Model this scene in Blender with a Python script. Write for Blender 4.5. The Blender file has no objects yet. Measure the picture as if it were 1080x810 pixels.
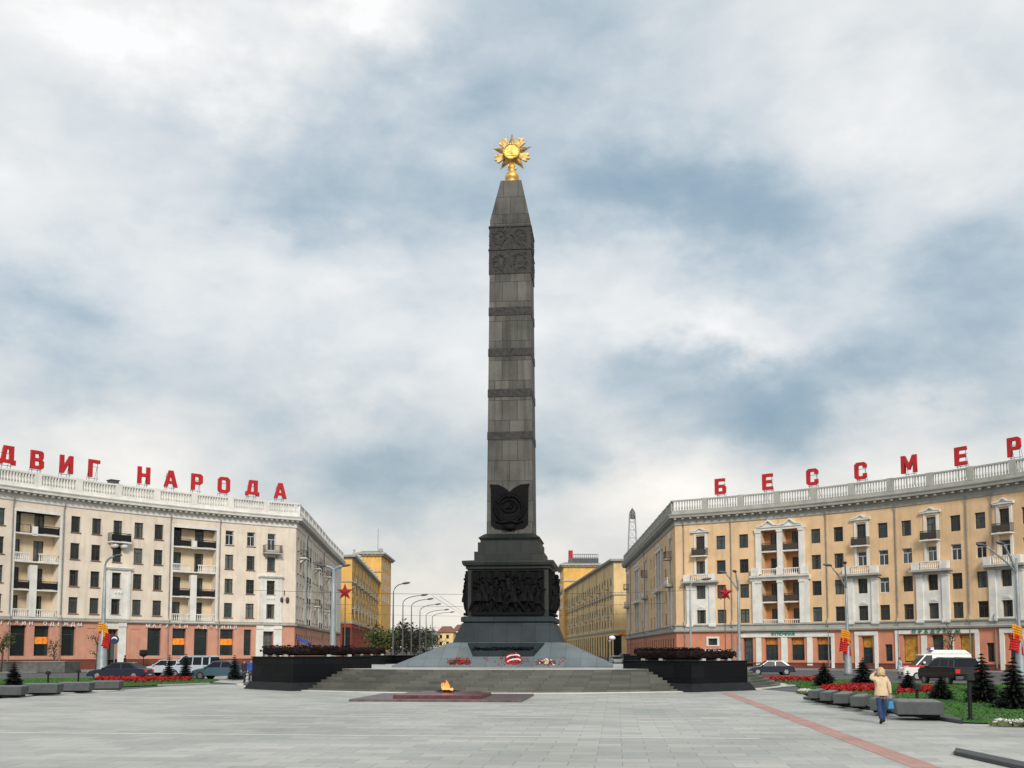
import bpy, bmesh, math, random
import numpy as np
from mathutils import Vector, Matrix
R = math.radians
random.seed(7)
sc = bpy.context.scene
col = sc.collection

# ------------------------------------------------------------------ camera
F = 1100.0; TILT = R(4.8); EYE = 2.15; CY = 688 - F*math.tan(TILT)
cam_d = bpy.data.cameras.new('camera'); cam = bpy.data.objects.new('camera', cam_d); col.objects.link(cam)
cam.location = (0, 0, EYE); cam.rotation_euler = (R(90)+TILT, 0, 0)
cam_d.sensor_width = 36; cam_d.lens = F/1080*36; cam_d.shift_y = (CY-405)/1080
cam_d.clip_start = 0.1; cam_d.clip_end = 6000
sc.camera = cam
sc.render.resolution_x = 1024; sc.render.resolution_y = 768
sc.view_settings.view_transform = 'Standard'; sc.view_settings.look = 'None'
sc.view_settings.exposure = 0.0; sc.view_settings.gamma = 1.0
sc.view_settings.use_curve_mapping = False

def ray(x, y):
    a = (x-540)/F; b = (CY-y)/F
    return (a, math.cos(TILT)-b*math.sin(TILT), math.sin(TILT)+b*math.cos(TILT))
def atz(x, y, z=0.0):                     # the point of the photo's line of sight at height z
    r = ray(x, y); k = (z-EYE)/r[2]
    return Vector((r[0]*k, r[1]*k, z))
def aty(x, y, Y):
    r = ray(x, y); k = Y/r[1]
    return Vector((r[0]*k, Y, EYE+r[2]*k))
def projx(X, Y, Z):
    return 540+F*X/(Y*math.cos(TILT)+(Z-EYE)*math.sin(TILT))

# ------------------------------------------------------------------ world and sun
SUN_EL, SUN_AZ = R(33), R(172)             # azimuth clockwise from +Y
w = bpy.data.worlds.new('World'); sc.world = w; w.use_nodes = True
nt = w.node_tree; N = nt.nodes; L = nt.links; N.clear()
def nd(t, **k):
    n = N.new(t)
    for a, b in k.items(): setattr(n, a, b)
    return n
def wm(op, a, b=None, c=None, clamp=False):
    n = nd('ShaderNodeMath', operation=op); n.use_clamp = clamp
    for i, v in enumerate((a, b, c)):
        if v is None: continue
        if isinstance(v, (int, float)): n.inputs[i].default_value = v
        else: L.new(v, n.inputs[i])
    return n.outputs[0]
sky = nd('ShaderNodeTexSky', sky_type='NISHITA'); sky.sun_disc = False
sky.sun_elevation = SUN_EL; sky.sun_rotation = SUN_AZ
tc = nd('ShaderNodeTexCoord'); sx = nd('ShaderNodeSeparateXYZ'); L.new(tc.outputs['Generated'], sx.inputs[0])
az = wm('ARCTAN2', sx.outputs[0], sx.outputs[1])
el = wm('ARCSINE', sx.outputs[2])
# cloud deck: project the direction on a plane overhead, then fractal noise
zz = wm('ADD', wm('MAXIMUM', sx.outputs[2], 0.0), 0.22)
px_ = wm('DIVIDE', sx.outputs[0], zz); py_ = wm('DIVIDE', sx.outputs[1], zz)
cb = nd('ShaderNodeCombineXYZ'); L.new(px_, cb.inputs[0]); L.new(py_, cb.inputs[1])
cb2 = nd('ShaderNodeCombineXYZ'); L.new(sx.outputs[0], cb2.inputs[0]); L.new(sx.outputs[1], cb2.inputs[1]); L.new(wm('MULTIPLY', sx.outputs[2], 1.7), cb2.inputs[2])
def noise(vec, scale, detail, rough, dist=0.0):
    n = nd('ShaderNodeTexNoise'); n.inputs['Scale'].default_value = scale; n.inputs['Detail'].default_value = detail
    n.inputs['Roughness'].default_value = rough; n.inputs['Distortion'].default_value = dist; L.new(vec, n.inputs['Vector']); return n
n1 = noise(cb2.outputs[0], 3.0, 12, 0.52, 0.2)
n2 = noise(cb2.outputs[0], 6.5, 12, 0.56, 0.2)
wp = noise(cb2.outputs[0], 4.0, 8, 0.58, 0.0)
ws = nd('ShaderNodeSeparateColor'); L.new(wp.outputs['Color'], ws.inputs[0])
azw = wm('ADD', az, wm('MULTIPLY', wm('SUBTRACT', ws.outputs[0], 0.5), 0.40))
elw = wm('ADD', el, wm('MULTIPLY', wm('SUBTRACT', ws.outputs[1], 0.5), 0.26))
def blob(x, y, rx, ry, amp):
    r = ray(x, y); l = math.sqrt(sum(c*c for c in r)); a0 = math.atan2(r[0], r[1]); e0 = math.asin(r[2]/l)
    da = wm('MULTIPLY', wm('SUBTRACT', azw, a0), F/rx); de = wm('MULTIPLY', wm('SUBTRACT', elw, e0), F/ry)
    q = wm('ADD', wm('MULTIPLY', da, da), wm('MULTIPLY', de, de))
    return wm('MULTIPLY', wm('EXPONENT', wm('MULTIPLY', q, -1.0)), amp)
BL = [(735,195,165,52,-.34),(600,215,80,50,-.14),(330,120,150,60,-.27),(455,205,75,85,-.26),(50,318,110,34,-.25),(20,400,90,50,-.18),
      (740,385,210,50,-.36),(880,400,110,34,-.22),(1030,290,80,60,-.16),(470,490,170,46,-.30),(320,560,120,30,-.20),(640,460,90,40,-.2),
      (1060,390,60,30,-.2),(330,420,140,50,-.12),(170,40,150,40,.42),(370,10,90,26,.4),(270,235,120,60,.2),(770,318,80,20,.32),
      (960,392,110,22,.30),(650,520,130,50,.30),(400,385,60,40,.12),(900,120,160,60,.1),(60,450,150,30,.18),(700,300,150,40,.12),(480,30,60,40,-.05),(1020,180,90,50,.12)]
hz0 = wm('MAXIMUM', wm('SUBTRACT', 1.0, wm('MULTIPLY', el, 4.5)), 0.0)
acc = wm('MULTIPLY', wm('SUBTRACT', n1.outputs['Fac'], 0.5), 1.2)
acc = wm('ADD', acc, wm('MULTIPLY', wm('SUBTRACT', n2.outputs['Fac'], 0.5), 0.75))
n3 = noise(cb2.outputs[0], 17, 8, 0.6, 0.1)
acc = wm('ADD', acc, wm('MULTIPLY', wm('SUBTRACT', n3.outputs['Fac'], 0.5), 0.24))
for b in BL: acc = wm('ADD', acc, blob(*b))
dens = wm('ADD', wm('ADD', acc, wm('MULTIPLY', hz0, .16)), 0.615, clamp=True)
rp = nd('ShaderNodeValToRGB'); L.new(dens, rp.inputs[0]); e = rp.color_ramp.elements
e[0].position = 0.0; e[0].color = (.27,.40,.51,1); e[1].position = 1.0; e[1].color = (1.0,1.0,1.0,1)
for p, c in ((.2,(.37,.48,.57,1)),(.38,(.51,.60,.67,1)),(.54,(.66,.715,.755,1)),(.72,(.79,.82,.835,1)),(.9,(.91,.92,.915,1))):
    k = e.new(p); k.color = c
# warm towards the horizon
hz = nd('ShaderNodeMapRange'); L.new(el, hz.inputs[0]); hz.inputs[1].default_value = 0.0; hz.inputs[2].default_value = 0.30
hz.inputs[3].default_value = 1.0; hz.inputs[4].default_value = 0.0
warm = nd('ShaderNodeMix', data_type='RGBA', blend_type='MULTIPLY'); L.new(wm('MULTIPLY', hz.outputs[0], 0.9), warm.inputs[0])
L.new(rp.outputs[0], warm.inputs[6]); warm.inputs[7].default_value = (1.05, .94, .82, 1)
scl = nd('ShaderNodeMix', data_type='RGBA', blend_type='MULTIPLY'); scl.inputs[0].default_value = 1.0
L.new(warm.outputs[2], scl.inputs[6]); scl.inputs[7].default_value = (11.6, 11.6, 11.6, 1)
mx = nd('ShaderNodeMix', data_type='RGBA'); mx.inputs[0].default_value = 0.93
L.new(sky.outputs[0], mx.inputs[6]); L.new(scl.outputs[2], mx.inputs[7])
bg = nd('ShaderNodeBackground'); bg.inputs[1].default_value = 0.09; L.new(mx.outputs[2], bg.inputs[0])
wo = nd('ShaderNodeOutputWorld'); L.new(bg.outputs[0], wo.inputs[0])

sd = bpy.data.lights.new('sun', 'SUN'); sd.energy = 2.9; sd.angle = R(14); sd.color = (1, .94, .86)
so = bpy.data.objects.new('sun', sd); col.objects.link(so)
dv = Vector((math.sin(SUN_AZ)*math.cos(SUN_EL), math.cos(SUN_AZ)*math.cos(SUN_EL), math.sin(SUN_EL)))
so.rotation_euler = dv.to_track_quat('Z', 'Y').to_euler()

# ------------------------------------------------------------------ materials
MT = {}
def mat(name, c, rough=.8, var=.12, scale=1.5, bump=.15, bscale=12, metal=0.0, spec=.5, coat=0.0, streak=0.0, vc=None, rnd=0.0, emit=None):
    if name in MT: return MT[name]
    m = bpy.data.materials.new(name); m.use_nodes = True; t = m.node_tree; n = t.nodes; l = t.links
    b = n['Principled BSDF']; b.inputs['Roughness'].default_value = rough; b.inputs['Metallic'].default_value = metal
    b.inputs['Specular IOR Level'].default_value = spec; b.inputs['Coat Weight'].default_value = coat
    tcn = n.new('ShaderNodeTexCoord')
    no = n.new('ShaderNodeTexNoise'); no.inputs['Scale'].default_value = scale; no.inputs['Detail'].default_value = 6; no.inputs['Roughness'].default_value = .6
    l.new(tcn.outputs['Object'], no.inputs['Vector'])
    c2 = vc if vc else tuple(x*(1-var*2.2) for x in c)
    mr = n.new('ShaderNodeMapRange'); mr.inputs[1].default_value = .38; mr.inputs[2].default_value = .68; l.new(no.outputs['Fac'], mr.inputs[0])
    mi = n.new('ShaderNodeMix'); mi.data_type = 'RGBA'; l.new(mr.outputs[0], mi.inputs[0])
    mi.inputs[6].default_value = (*c, 1); mi.inputs[7].default_value = (*c2, 1)
    out = mi.outputs[2]
    if streak:
        mp = n.new('ShaderNodeMapping'); mp.inputs['Scale'].default_value = (2.2, 2.2, .13); l.new(tcn.outputs['Object'], mp.inputs[0])
        s = n.new('ShaderNodeTexNoise'); s.inputs['Scale'].default_value = 1.0; s.inputs['Detail'].default_value = 5; l.new(mp.outputs[0], s.inputs['Vector'])
        m2 = n.new('ShaderNodeMapRange'); m2.inputs[1].default_value = .5; m2.inputs[2].default_value = .78; m2.inputs[4].default_value = streak; l.new(s.outputs['Fac'], m2.inputs[0])
        mj = n.new('ShaderNodeMix'); mj.data_type = 'RGBA'; l.new(m2.outputs[0], mj.inputs[0]); l.new(out, mj.inputs[6])
        mj.inputs[7].default_value = (c[0]*.4, c[1]*.4, c[2]*.42, 1); out = mj.outputs[2]
    if rnd:
        oi = n.new('ShaderNodeObjectInfo'); m3 = n.new('ShaderNodeMapRange'); m3.inputs[3].default_value = 1-rnd; m3.inputs[4].default_value = 1+rnd
        l.new(oi.outputs['Random'], m3.inputs[0]); hs = n.new('ShaderNodeHueSaturation'); l.new(m3.outputs[0], hs.inputs['Value']); l.new(out, hs.inputs['Color']); out = hs.outputs[0]
    l.new(out, b.inputs['Base Color'])
    if bump:
        nb = n.new('ShaderNodeTexNoise'); nb.inputs['Scale'].default_value = bscale; nb.inputs['Detail'].default_value = 4; l.new(tcn.outputs['Object'], nb.inputs['Vector'])
        bu = n.new('ShaderNodeBump'); bu.inputs['Strength'].default_value = bump; bu.inputs['Distance'].default_value = .03; l.new(nb.outputs['Fac'], bu.inputs['Height'])
        l.new(bu.outputs[0], b.inputs['Normal'])
    if emit:
        b.inputs['Emission Color'].default_value = (*emit[:3], 1); b.inputs['Emission Strength'].default_value = emit[3]
    m.diffuse_color = (*c, 1); MT[name] = m; return m

def brick_mat(name, c1, c2, mortar, bw, rh, msize=.01, rough=.6, offset=.5, stain=.25, sscale=.25, streak=0, bias=0.0, bump=.4, scol=(.3,.3,.3)):
    m = bpy.data.materials.new(name); m.use_nodes = True; t = m.node_tree; n = t.nodes; l = t.links
    b = n['Principled BSDF']; b.inputs['Roughness'].default_value = rough; b.inputs['Specular IOR Level'].default_value = .3
    tcn = n.new('ShaderNodeTexCoord'); br = n.new('ShaderNodeTexBrick'); l.new(tcn.outputs['UV'], br.inputs['Vector'])
    br.inputs['Scale'].default_value = 1; br.inputs['Brick Width'].default_value = bw; br.inputs['Row Height'].default_value = rh
    br.inputs['Mortar Size'].default_value = msize; br.inputs['Bias'].default_value = bias; br.offset = offset; br.offset_frequency = 2
    br.inputs['Color1'].default_value = (*c1, 1); br.inputs['Color2'].default_value = (*c2, 1); br.inputs['Mortar'].default_value = (*mortar, 1)
    no = n.new('ShaderNodeTexNoise'); no.inputs['Scale'].default_value = sscale; no.inputs['Detail'].default_value = 7; no.inputs['Roughness'].default_value = .62
    l.new(tcn.outputs['Object'], no.inputs['Vector'])
    mr = n.new('ShaderNodeMapRange'); mr.inputs[1].default_value = .42; mr.inputs[2].default_value = .7; mr.inputs[4].default_value = stain; l.new(no.outputs['Fac'], mr.inputs[0])
    mi = n.new('ShaderNodeMix'); mi.data_type = 'RGBA'; mi.blend_type = 'MULTIPLY'; l.new(mr.outputs[0], mi.inputs[0]); l.new(br.outputs['Color'], mi.inputs[6]); mi.inputs[7].default_value = (*scol, 1)
    out = mi.outputs[2]
    fn = n.new('ShaderNodeTexNoise'); fn.inputs['Scale'].default_value = 9; fn.inputs['Detail'].default_value = 5; l.new(tcn.outputs['Object'], fn.inputs['Vector'])
    m4 = n.new('ShaderNodeMapRange'); m4.inputs[3].default_value = .84; m4.inputs[4].default_value = 1.14; l.new(fn.outputs['Fac'], m4.inputs[0])
    hs = n.new('ShaderNodeHueSaturation'); l.new(m4.outputs[0], hs.inputs['Value']); l.new(out, hs.inputs['Color']); out = hs.outputs[0]
    if streak:
        mp = n.new('ShaderNodeMapping'); mp.inputs['Scale'].default_value = (2.6, 2.6, .16); l.new(tcn.outputs['Object'], mp.inputs[0])
        s = n.new('ShaderNodeTexNoise'); s.inputs['Scale'].default_value = 1; s.inputs['Detail'].default_value = 6; l.new(mp.outputs[0], s.inputs['Vector'])
        m2 = n.new('ShaderNodeMapRange'); m2.inputs[1].default_value = .45; m2.inputs[2].default_value = .75; m2.inputs[4].default_value = streak; l.new(s.outputs['Fac'], m2.inputs[0])
        mj = n.new('ShaderNodeMix'); mj.data_type = 'RGBA'; mj.blend_type = 'MULTIPLY'; l.new(m2.outputs[0], mj.inputs[0]); l.new(out, mj.inputs[6]); mj.inputs[7].default_value = (.4, .4, .4, 1); out = mj.outputs[2]
    l.new(out, b.inputs['Base Color'])
    if stain > .55:
        s2 = n.new('ShaderNodeTexNoise'); s2.inputs['Scale'].default_value = 1.3; s2.inputs['Detail'].default_value = 8; s2.inputs['Roughness'].default_value = .7; l.new(tcn.outputs['Object'], s2.inputs['Vector'])
        m5 = n.new('ShaderNodeMapRange'); m5.inputs[1].default_value = .56; m5.inputs[2].default_value = .72; m5.inputs[4].default_value = .5; l.new(s2.outputs['Fac'], m5.inputs[0])
        mq = n.new('ShaderNodeMix'); mq.data_type = 'RGBA'; mq.blend_type = 'MULTIPLY'; l.new(m5.outputs[0], mq.inputs[0]); l.new(out, mq.inputs[6]); mq.inputs[7].default_value = (.62,.62,.6,1); l.new(mq.outputs[2], b.inputs['Base Color'])
    rr = n.new('ShaderNodeMapRange'); rr.inputs[3].default_value = rough-.12; rr.inputs[4].default_value = rough+.15; l.new(no.outputs['Fac'], rr.inputs[0]); l.new(rr.outputs[0], b.inputs['Roughness'])
    bu = n.new('ShaderNodeBump'); bu.inputs['Strength'].default_value = bump; bu.inputs['Distance'].default_value = .01; bu.invert = True
    l.new(br.outputs['Fac'], bu.inputs['Height']); l.new(bu.outputs[0], b.inputs['Normal'])
    MT[name] = m; return m

def pane_mat(name, dark, curtain, amount, rough=.06):
    m = bpy.data.materials.new(name); m.use_nodes = True; t = m.node_tree; n = t.nodes; l = t.links
    b = n['Principled BSDF']; b.inputs['Roughness'].default_value = rough; b.inputs['Specular IOR Level'].default_value = .3
    oi = n.new('ShaderNodeObjectInfo'); tcn = n.new('ShaderNodeTexCoord'); s = n.new('ShaderNodeSeparateXYZ'); l.new(tcn.outputs['Generated'], s.inputs[0])
    wn = n.new('ShaderNodeTexWhiteNoise'); wn.noise_dimensions = '1D'; l.new(oi.outputs['Random'], wn.inputs['W'])
    sc_ = n.new('ShaderNodeSeparateColor'); l.new(wn.outputs['Color'], sc_.inputs[0])
    # side curtains hanging at the two edges of some windows
    a = n.new('ShaderNodeMath'); a.operation = 'SUBTRACT'; l.new(s.outputs[0], a.inputs[0]); a.inputs[1].default_value = .5
    a2 = n.new('ShaderNodeMath'); a2.operation = 'ABSOLUTE'; l.new(a.outputs[0], a2.inputs[0])
    a3 = n.new('ShaderNodeMath'); a3.operation = 'MULTIPLY'; l.new(sc_.outputs[0], a3.inputs[0]); a3.inputs[1].default_value = .62
    g = n.new('ShaderNodeMath'); g.operation = 'GREATER_THAN'; l.new(a2.outputs[0], g.inputs[0]); l.new(a3.outputs[0], g.inputs[1])
    wv = n.new('ShaderNodeTexWave'); wv.inputs['Scale'].default_value = 5; wv.inputs['Distortion'].default_value = 1.5; l.new(tcn.outputs['Generated'], wv.inputs['Vector'])
    k = n.new('ShaderNodeMath'); k.operation = 'MULTIPLY'; l.new(g.outputs[0], k.inputs[0]); l.new(sc_.outputs[1], k.inputs[1])
    k2 = n.new('ShaderNodeMath'); k2.operation = 'MULTIPLY'; l.new(k.outputs[0], k2.inputs[0]); k2.inputs[1].default_value = amount
    k3 = n.new('ShaderNodeMath'); k3.operation = 'MULTIPLY_ADD'; l.new(wv.outputs['Fac'], k3.inputs[0]); k3.inputs[1].default_value = .5; k3.inputs[2].default_value = .5
    k4 = n.new('ShaderNodeMath'); k4.operation = 'MULTIPLY'; l.new(k2.outputs[0], k4.inputs[0]); l.new(k3.outputs[0], k4.inputs[1])
    mi = n.new('ShaderNodeMix'); mi.data_type = 'RGBA'; l.new(k4.outputs[0], mi.inputs[0]); mi.inputs[6].default_value = (*dark, 1); mi.inputs[7].default_value = (*curtain, 1)
    # each window its own tone: sky reflection painted as teal into the base colour
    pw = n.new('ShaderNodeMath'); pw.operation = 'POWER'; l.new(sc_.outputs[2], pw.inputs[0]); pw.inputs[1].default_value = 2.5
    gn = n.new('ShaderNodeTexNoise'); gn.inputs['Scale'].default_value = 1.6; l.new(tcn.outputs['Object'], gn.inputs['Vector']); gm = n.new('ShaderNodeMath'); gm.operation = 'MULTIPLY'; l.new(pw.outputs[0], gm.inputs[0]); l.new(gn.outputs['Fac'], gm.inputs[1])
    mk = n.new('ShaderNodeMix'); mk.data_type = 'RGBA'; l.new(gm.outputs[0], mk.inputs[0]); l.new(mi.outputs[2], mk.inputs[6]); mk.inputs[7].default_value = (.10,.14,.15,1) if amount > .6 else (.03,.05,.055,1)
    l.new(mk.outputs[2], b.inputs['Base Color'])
    nb = n.new('ShaderNodeTexNoise'); nb.inputs['Scale'].default_value = 1.2; l.new(tcn.outputs['Object'], nb.inputs['Vector'])
    bu = n.new('ShaderNodeBump'); bu.inputs['Strength'].default_value = .15; bu.inputs['Distance'].default_value = .05; l.new(nb.outputs['Fac'], bu.inputs['Height']); l.new(bu.outputs[0], b.inputs['Normal'])
    MT[name] = m; return m

cream  = mat('cream_stucco', (.76,.665,.545), .9, .08, .5, .1, streak=.36)
peach  = mat('peach_stucco', (.75,.52,.30), .9, .08, .5, .1, streak=.34)
white_s= mat('white_stucco', (.74,.73,.68), .85, .09, .8, .1, streak=.28)
grey_s = mat('grey_stucco', (.40,.40,.36), .85, .1, .8, .1, streak=.25)
pink   = mat('pink_stucco', (.58,.29,.20), .85, .08, .7, .1, streak=.12)
pink2  = mat('terracotta_stucco', (.58,.24,.14), .85, .08, .7, .1, streak=.15)
plinthm= mat('red_plinth', (.17,.045,.03), .7, .1, 1, .1)
yellow = mat('yellow_stucco', (.76,.45,.12), .9, .1, .4, .1, streak=.25)
yellow2= mat('pale_yellow_stucco', (.76,.56,.27), .9, .1, .4, .1, streak=.25)
redwall= mat('red_stucco', (.42,.07,.04), .9, .1, .5, .1, streak=.15)
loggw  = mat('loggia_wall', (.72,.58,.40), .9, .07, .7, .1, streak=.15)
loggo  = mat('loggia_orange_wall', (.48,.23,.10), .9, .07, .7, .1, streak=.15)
slate_roof = mat('grey_roof_sheet', (.2,.2,.19), .6, .15, .6)
frame_d= mat('dark_wood_frame', (.055,.042,.032), .6, .1, 3, 0, rnd=.25)
frame_w= mat('white_frame', (.62,.64,.64), .5, .05, 3, 0)
silm   = mat('rusty_sill', (.20,.09,.06), .7, .1, 3)
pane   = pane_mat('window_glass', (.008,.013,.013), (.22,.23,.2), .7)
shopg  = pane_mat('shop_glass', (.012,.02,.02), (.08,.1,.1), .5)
orange_p = mat('orange_poster', (.85,.13,.01), .4, .35, 2.4, 0, vc=(.95,.5,.05))
yellow_p = mat('yellow_display', (.55,.33,.03), .4, .35, 1.6, 0, vc=(.25,.08,.02))
green_sign = mat('green_sign', (.02,.2,.12), .5, .1, 2, 0)
teal_sign = mat('teal_sign', (.0,.25,.2), .5, .1, 2, 0)
white_sign = mat('white_sign', (.75,.75,.72), .5, .05, 2, 0)
red_letter = mat('red_enamel', (.50,.008,.012), .45, .12, 1.2, .05)
iron   = mat('black_iron', (.012,.012,.014), .55, .1, 5, 0, spec=.25)
steel  = mat('grey_steel', (.30,.34,.35), .5, .12, 2, .05, metal=.3)
steel_d= mat('dark_steel', (.10,.11,.115), .5, .12, 2, .05, metal=.3)
bronze = mat('dark_bronze', (.0055,.0055,.007), .7, .25, 3, .5, 9, metal=.0, spec=.12)
garl   = mat('bronze_laurel', (.017,.008,.008), .7, .3, 4, .5, 9, metal=.0, spec=.15)

gold   = mat('gold_leaf', (.90,.60,.18), .55, .25, 3, .4, 8, metal=.85)
gold_d = mat('old_gold', (.66,.44,.17), .55, .35, 3, .4, 8, metal=.85)
ruby   = mat('ruby_enamel', (.30,.06,.05), .3, .1, 3, 0)
asphalt= mat('asphalt', (.10,.10,.105), .9, .15, .4, .3, 30)
kerbm  = mat('kerb_granite', (.30,.30,.29), .8, .1, 2)
lightst= mat('pale_granite', (.55,.54,.49), .7, .08, 2)
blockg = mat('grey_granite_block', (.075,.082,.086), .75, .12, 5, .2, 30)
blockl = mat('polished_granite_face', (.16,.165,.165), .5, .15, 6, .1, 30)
rub    = mat('tyre_rubber', (.015,.015,.016), .8, .1, 5)
rimm   = mat('alloy_rim', (.45,.46,.47), .35, .1, 5, 0, metal=.8)
carglass = mat('car_glass', (.010,.014,.018), .34, .05, 2, .3, 3, spec=.15)
needle = mat('spruce_needles', (.010,.020,.014), .8, .3, 6, 0, rnd=.15)
needle_b = mat('blue_spruce_needles', (.016,.030,.028), .8, .3, 6, 0)
bark   = mat('bark', (.10,.07,.05), .9, .2, 6, .5)
leafg  = mat('young_leaves', (.075,.095,.018), .7, .3, 3, 0)
leafd  = mat('street_leaves', (.025,.032,.012), .7, .35, 1.5, 0)
grassm = mat('grass_blades', (.055,.19,.012), .8, .25, .9, 0)
soil   = mat('lawn_soil', (.03,.10,.012), .95, .2, 2, .5)
redfl  = mat('red_petals', (.45,.006,.006), .6, .25, 4, 0)
whitefl= mat('white_petals', (.7,.7,.66), .6, .1, 4, 0)
skinm  = mat('skin', (.50,.30,.21), .5, .06, 6, 0)
plaza_m = brick_mat('plaza_slabs', (.37,.38,.35), (.475,.47,.43), (.25,.255,.235), 1.05, .7, .010, .62, .5, .75, .15, scol=(.62,.64,.63))
redstrip = brick_mat('red_granite_strip', (.40,.22,.19), (.47,.28,.235), (.3,.2,.18), .55, .6, .01, .6, .5, .25, .4, scol=(.6,.6,.6))
steps_m = brick_mat('step_granite', (.085,.088,.078), (.135,.135,.115), (.05,.05,.05), 1.3, 1.0, .015, .6, .5, .5, .5, scol=(.45,.45,.45))
shaft_m = brick_mat('grey_shaft_granite', (.078,.078,.070), (.132,.129,.114), (.028,.028,.025), 1.05, 1.42, .016, .7, .5, .75, .5, streak=.8, scol=(.5,.5,.5), bump=.6)
band_m = mat('dark_carved_band', (.042,.041,.037), .8, .3, 4, .8, 7, streak=.3)
plin_m = brick_mat('dark_plinth_granite', (.013,.022,.026), (.022,.033,.038), (.006,.009,.009), .95, 3.0, .015, .6, 0, .4, .5)
slope_m = brick_mat('slate_slope_granite', (.125,.152,.165), (.16,.19,.20), (.07,.08,.08), 1.0, 1.5, .012, .42, 0, .35, .35)
ped_m  = brick_mat('pedestal_granite', (.014,.018,.018), (.030,.034,.030), (.008,.009,.009), 1.6, .95, .015, .5, .5, .5, .5, streak=.4)
blackg = brick_mat('black_granite', (.006,.0065,.008), (.010,.011,.013), (.002,.002,.002), 1.3, .72, .012, .5, .5, .3, .6, bump=.3)
blackg.node_tree.nodes['Principled BSDF'].inputs['Specular IOR Level'].default_value = .08
redg   = mat('red_porphyry', (.13,.035,.04), .35, .25, 3, .05, 20)
slabg  = mat('grey_red_granite', (.13,.09,.09), .45, .25, 3, .05, 20)

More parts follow.
